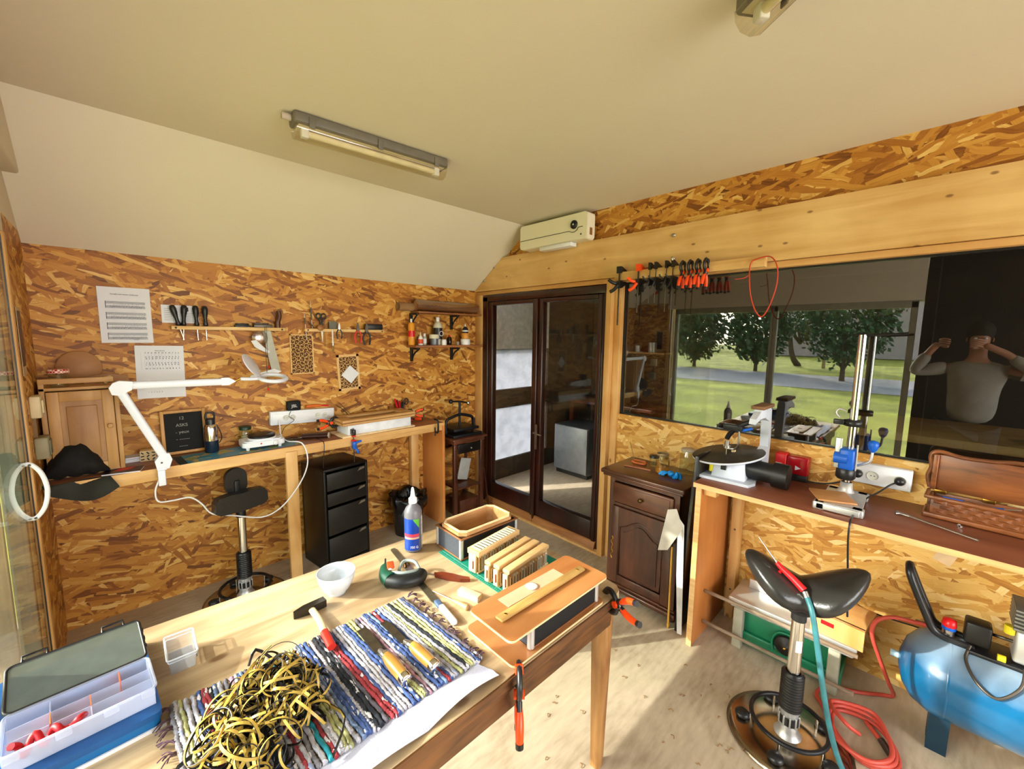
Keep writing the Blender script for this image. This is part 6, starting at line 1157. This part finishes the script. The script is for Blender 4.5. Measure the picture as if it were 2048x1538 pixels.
# blow gun and hose
t = thing('air_hose', 'red blow gun on green-blue hose draped over the saddle stool', 'hose', (1.85, .29, 0))
obj('nozzle', G().cyl((.03, .175, .835), (.01, .10, .762), .0025, .004, 8), CHROME, t)
obj('gun', G().tube([(.01, .10, .762), (.005, .075, .745), (.0, .04, .725), (-.01, .0, .70)], .013, 10, 5, rf=lambda u: .7+.4*u), REDP, t); obj('trigger', G().tube([(.005, .085, .735), (.005, .085, .715), (.0, .105, .71)], .006, 8), REDP, t); obj('ferrule', G().cyl((-.012, -.003, .697), (-.02, -.014, .68), .011, n=12), STEEL, t)
obj('hose', G().tube([(-.018, -.012, .685), (-.05, -.04, .64), (-.06, -.065, .53), (-.06, -.092, .39), (-.06, -.125, .245), (-.06, -.17, .12), (-.03, -.23, .03), (.04, -.36, .012), (.2, -.6, .012)], .0095, 10, 6), mat('hose_teal', '2f6870', .4, var=.25, sc=20), t)
# red hose coil
t = thing('red_hose', 'red air hose looped on the floor and up to the compressor', 'hose', (0, 0, 0)); HR = mat('hose_red', 'c04a3c', .4, var=.1)
pts = [(2.35, -.075, .487), (2.33, -.01, .487), (2.33, .05, .475), (2.335, .10, .43), (2.34, .11, .36), (2.37, .08, .25), (2.42, .04, .12), (2.48, .02, .03), (2.47, .06, .012), (2.40, .15, .012), (2.36, .23, .012), (2.26, .27, .012), (2.19, .23, .012)]
for k in range(3): pts += [(2.07-.02*k, .16+.01*k, .012+.016*k), (2.0-.01*k, .07, .014+.016*k), (2.06, -.02+.01*k, .014+.016*k), (2.18, .0+.01*k, .014+.016*k), (2.25+.01*k, .08, .014+.016*k), (2.21, .19+.01*k, .014+.016*k)]
pts += [(2.10, .15, .065), (2.12, .10, .03)]
obj('hose', G().tube(pts, .0085, 8, 6), HR, t); obj('hose_tail', G().tube([(2.24, .09, .012), (2.205, .065, .014), (2.15, .02, .012), (2.08, -.02, .012), (2.0, -.10, .012)], .0085, 8, 5), HR, t)
obj('coupling', G().cyl((2.34, -.02, .487), (2.36, -.08, .49), .011, n=12).cyl((2.35, -.05, .488), (2.356, -.07, .49), .015, n=12), STEEL, t); obj('coupling', G().cyl((2.17, .035, .016), (2.09, -.015, .016), .013, n=12), DSTEEL, t)
# compressor
t = thing('air_compressor', 'blue air compressor with black handle under the workbench', 'compressor', (2.33, -.02, 0))
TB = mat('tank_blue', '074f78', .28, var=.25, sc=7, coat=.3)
def dust_sheen(m):   # dust plus reflected sky, painted as a paler top on the tank
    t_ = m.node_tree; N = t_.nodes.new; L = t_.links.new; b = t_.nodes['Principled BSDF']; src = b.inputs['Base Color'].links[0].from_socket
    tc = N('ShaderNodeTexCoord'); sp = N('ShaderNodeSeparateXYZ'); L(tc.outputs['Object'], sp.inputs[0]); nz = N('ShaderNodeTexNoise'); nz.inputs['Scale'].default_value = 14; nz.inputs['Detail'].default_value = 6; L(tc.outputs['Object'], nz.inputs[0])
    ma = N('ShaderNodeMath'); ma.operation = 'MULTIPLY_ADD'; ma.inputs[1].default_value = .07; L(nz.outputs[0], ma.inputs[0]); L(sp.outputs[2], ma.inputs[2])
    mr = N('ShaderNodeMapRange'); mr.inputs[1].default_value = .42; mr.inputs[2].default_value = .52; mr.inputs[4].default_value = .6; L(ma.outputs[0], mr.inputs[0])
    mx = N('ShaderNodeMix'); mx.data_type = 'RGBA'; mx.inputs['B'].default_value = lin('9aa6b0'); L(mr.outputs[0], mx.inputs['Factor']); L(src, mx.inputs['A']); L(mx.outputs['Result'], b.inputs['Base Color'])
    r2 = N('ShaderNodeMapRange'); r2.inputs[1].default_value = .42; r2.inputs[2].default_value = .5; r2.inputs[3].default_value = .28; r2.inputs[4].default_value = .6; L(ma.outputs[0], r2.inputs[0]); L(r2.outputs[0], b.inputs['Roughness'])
dust_sheen(TB)
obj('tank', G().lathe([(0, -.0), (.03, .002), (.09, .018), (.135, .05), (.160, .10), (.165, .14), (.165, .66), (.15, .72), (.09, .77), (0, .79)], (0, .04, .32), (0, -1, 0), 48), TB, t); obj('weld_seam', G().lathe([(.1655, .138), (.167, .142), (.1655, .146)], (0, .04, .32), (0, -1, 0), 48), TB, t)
obj('drain_boss', G().cyl((0, .035, .32), (0, .065, .32), .014, n=12), mat('pale_boss', '9ab8c8', .4), t)
for y in (-.10, -.60):
    obj('foot', G().prism([(-.045, 0), (.0, 0), (.0, .165), (-.045, .17)], y-.03, y+.03, 'xz'), mat('foot_blue', '08293a', .4), t); obj('foot', G().prism([(.085, 0), (.03, 0), (.03, .17), (.085, .18)], y-.03, y+.03, 'xz'), mat('foot_blue', '', .4), t)
obj('handle', G().tube([(-.035, -.16, .485), (-.045, -.06, .50), (-.05, -.02, .57), (-.05, .03, .69), (-.03, .04, .725), (.015, .04, .725), (.03, .03, .69), (.03, -.02, .57), (.03, -.06, .50), (.03, -.16, .485)], .0135, 10, 6), BLACKP, t)
obj('top_plate', G().box((-.07, -.62, .475), (.07, -.14, .49), .004), BLACKM, t); obj('pressure_switch', G().box((-.04, -.20, .50), (.03, -.13, .585), .008), mat('switch_box', '161412', .45), t)
obj('regulator_body', G().cyl((-.02, -.09, .495), (-.02, -.09, .525), .018, n=16), STEEL, t); obj('regulator_band', G().cyl((-.02, -.09, .522), (-.02, -.09, .534), .021, n=18), BLUEP, t); obj('regulator_knob', G().lathe([(.021, .534), (.022, .54), (.019, .562), (0, .566)], (-.02, -.09, 0), n=18), REDP, t)
hd = obj('pump_head', G().box((-.06, -.36, .50), (.06, -.25, .62), .01), ALU, t)
for k in range(6): obj('cooling_fin', G().box((-.07, -.37, .625+k*.014), (.07, -.24, .633+k*.014), .002), mat('fin_grey', '7c7a74', .45, .5), hd)
obj('yellow_plug', G().cyl((-.05, -.235, .60), (-.05, -.235, .63), .014, n=12), mat('plug_yellow', 'c8b41c', .4), t); obj('yellow_plug', G().cyl((-.07, -.215, .505), (-.07, -.235, .505), .012, n=12), mat('plug_yellow', '', .4), t)
obj('breather_pipe', G().tube([(-.05, -.15, .50), (-.09, -.14, .46), (-.15, -.17, .42), (-.165, -.22, .40), (-.13, -.27, .45), (-.08, -.28, .50)], .005, 8), DSTEEL, t); obj('badge', G().lathe([(0, .003), (.016, .003), (.018, 0)], (-.085, -.33, .47), (-1, 0, .6), 20), WHITEP, t)
obj('air_pipe', G().tube([(.0, -.2, .55), (-.02, -.22, .56), (-.02, -.25, .56)], .006, 8), DSTEEL, t)
# green machine under the bench
GM = mat('machine_green', '14704c', .4, var=.12)
t = thing('planing_machine', 'green planer with aluminium tables on the floor under bench', 'machine', (2.44, .42, 0), 0)
obj('lower_body', G().box((-.10, -.22, .02), (.10, .22, .09), .006), GM, t); obj('upper_body', G().box((-.09, -.20, .09), (.09, .20, .205), .008), GM, t)
obj('table', G().box((-.12, -.26, .215), (.11, .26, .262), .006).box((-.125, -.27, .25), (.115, .27, .268), .003), ALU, t); obj('fence', G().box((.04, -.22, .268), (.05, .22, .32), .003), ALU, t)
for y in (-.215, .195): obj('end_plate', G().box((-.13, y, .0), (-.085, y+.045, .22), .004), mat('plate_grey', '9c9784', .5), t)
obj('pulley', G().lathe([(0, .028), (.012, .026), (.015, .018), (.045, .016), (.05, .008), (.05, 0)], (-.10, .0, .12), (-1, 0, 0), 26), mat('pulley_black', '1c1a16', .45), t); obj('pulley_cover', G().tube([(-.105, .055, .07), (-.105, .058, .13), (-.105, .03, .178), (-.105, -.03, .178), (-.105, -.058, .13), (-.105, -.055, .07)], .006, 8), GM, t); obj('hub', G().lathe([(0, .008), (.006, .007), (.007, 0)], (-.128, 0, .12), (-1, 0, 0), 12), BRASS, t)
for z, lb in ((.265, 'upper bare steel bar running in front of the green planer'), (.085, 'lower bare steel bar running in front of the green planer')):
    solo('steel_bar', G().box((-.006, 0, -.008), (.006, .66, .008), .002), wood('rusty_bar', '6e5a48', 'a08c78', 1, 8, 6, .4), lb, 'bar', (2.272, .142, z), 0, 'steel bars by the planer')
t = thing('wooden_box', 'pale wooden offcut box lying on the planer table', 'box', (2.42, .21, .27), -6); obj('board', G().box((-.10, -.09, .0), (-.09, .11, .105), .001), PLY, t); obj('board', G().box((-.10, -.09, .095), (.10, .11, .105), .001), PLY, t); obj('board', G().box((.09, -.09, .0), (.10, .11, .095), .001), PLY, t)
obj('red_mark', G().box((-.101, .02, .05), (-.10, .07, .07)), REDP, t)
solo('tape_patch', G().box((-.001, -.03, -.035), (.0, .03, .035), 0, (20, 0, 0)), mat('tape_pale', 'd8b890', .5), 'pale tape patch on the boards below the bench', 'tape', (XB-.0005, -.085, .70))
solo('black_wire', G().tube([(0, .18, .02), (-.03, .12, -.01), (-.03, .02, -.02), (-.02, -.12, -.015)], .003, 6), BLACKP, 'thin black wire along the wall behind the compressor', 'cable', (XB-.01, .08, .36))
g = G(); rnd = random.Random(9)
for k in range(46):
    x, y = rnd.uniform(1.1, 2.1), rnd.uniform(.35, 1.1); a = rnd.uniform(0, 3.1); L_ = rnd.uniform(.004, .011)
    g.tube([(x, y, .002), (x+L_*math.cos(a), y+L_*math.sin(a), .006), (x+2*L_*math.cos(a+.6), y+2*L_*math.sin(a+.6), .002)], .0018, 4, 3)
o = obj('wood_chips', g, mat('chip', '8a6236', .7)); o['label'] = 'scattered tiny wood chips and shavings on the concrete floor'; o['category'] = 'wood chips'; o['kind'] = 'stuff'

# ================================================================== the photographer, seen only in the window glass
t = thing('person', 'person in a pale grey sweater raising both hands, reflected in window', 'person', (-.22, -.20, 0))
def skin(name, verts, edges, m_, par, sub=2):
    me = bpy.data.meshes.new(name); me.from_pydata([v[:3] for v in verts], edges, []); o = bpy.data.objects.new(name, me); C.objects.link(o); o.parent = par; me.materials.append(m_)
    sk = o.modifiers.new('skin', 'SKIN'); sk.use_smooth_shade = True
    for i, v in enumerate(verts): me.skin_vertices[0].data[i].radius = (v[3], v[4] if len(v) > 4 else v[3]); me.skin_vertices[0].data[i].use_root = (i == 0)
    s = o.modifiers.new('sub', 'SUBSURF'); s.levels = sub; s.render_levels = sub; return o
SKN = mat('skin_tone', 'b98468', .5, var=.05); KN = mat('grey_sweater', '9c988e', .9, bump=.3, bsc=90); JN = mat('dark_jeans', '1c222e', .9)
V = [(0, 0, .98, .05, .05), (0, 0, 1.15, .05, .05), (0, 0, 1.32, .05, .05), (.0, 0, 1.44, .04, .05), (0, 0, 1.52, .05, .055), (.01, 0, 1.60, .07, .06), (.0, 0, 1.70, .085, .075), (0, 0, 1.77, .05, .05),
     (0, .15, 1.42, .035), (.06, .40, 1.36, .028), (.09, .30, 1.56, .030), (.12, .25, 1.64, .028), (0, -.15, 1.42, .035), (.06, -.38, 1.36, .028), (.09, -.16, 1.55, .030), (.12, -.02, 1.63, .028),
     (0, .10, .90, .05), (.02, .11, .50, .05), (0, .11, .09, .042), (.12, .12, .035, .035), (0, -.10, .90, .05), (.02, -.11, .50, .05), (0, -.11, .09, .042), (.12, -.12, .035, .035)]
E_ = [(0, 1), (1, 2), (2, 3), (3, 4), (4, 5), (5, 6), (6, 7), (3, 8), (8, 9), (9, 10), (10, 11), (3, 12), (12, 13), (13, 14), (14, 15), (0, 16), (16, 17), (17, 18), (18, 19), (0, 20), (20, 21), (21, 22), (22, 23)]
body = skin('body', V[:16], E_[:15], SKN, t)
VS = [(0, 0, .90, .15, .175), (0, 0, 1.15, .125, .165), (0, 0, 1.32, .132, .185), (0, 0, 1.44, .09, .14), (0, .17, 1.42, .070), (.06, .40, 1.36, .056), (.085, .31, 1.54, .044), (0, -.17, 1.42, .070), (.06, -.38, 1.36, .056), (.085, -.18, 1.53, .044)]
skin('sweater', VS, [(0, 1), (1, 2), (2, 3), (3, 4), (4, 5), (5, 6), (3, 7), (7, 8), (8, 9)], KN, t)
VT = [(0, 0, 1.0, .14, .165), (0, .09, .86, .115), (.02, .11, .50, .072), (0, .11, .10, .055), (0, -.09, .86, .115), (.02, -.11, .50, .072), (0, -.11, .10, .055)]
skin('trousers', VT, [(0, 1), (1, 2), (2, 3), (0, 4), (4, 5), (5, 6)], JN, t)
obj('hair', G().ball((-.02, 0, 1.74), .098, (1, .9, 1), 20), mat('dark_hair', '1a120c', .8), t)
for s in (-1, 1):
    obj('ear', G().ball((.0, s*.078, 1.67), .02, (.6, .3, 1), 10), SKN, t); obj('eye', G().ball((.082, s*.03, 1.68), .012, (1, 1, .8), 10), WHITEP, t); obj('shoe', G().tube([(-.04, s*.11, .04), (.06, s*.12, .04), (.17, s*.125, .03)], .045, 10, 4, flat=.8), BLACKP, t)
obj('nose', G().ball((.088, 0, 1.655), .016, (1, .8, 1.4), 10), SKN, t); obj('mouth', G().ball((.078, 0, 1.615), .02, (.5, 1.2, .3), 10), mat('lips', '9a5548', .5), t)
for s, hx, hy, hz in ((1, .125, .245, 1.645), (-1, .125, -.015, 1.64)):
    for k in range(4): obj('finger', G().tube([(hx, hy, hz+.02-k*.018), (hx+.035, hy-s*.02, hz+.03-k*.018), (hx+.05, hy-s*.05, hz+.025-k*.018), (hx+.045, hy-s*.068+.004*abs(k-1), hz+.02-k*.018)], .0085, 8, 4, rf=lambda u: 1-.25*u), SKN, t)
    obj('thumb', G().tube([(hx-.01, hy, hz-.02), (hx+.0, hy-s*.03, hz-.04), (hx+.02, hy-s*.055, hz-.04)], .010, 8, 4), SKN, t)
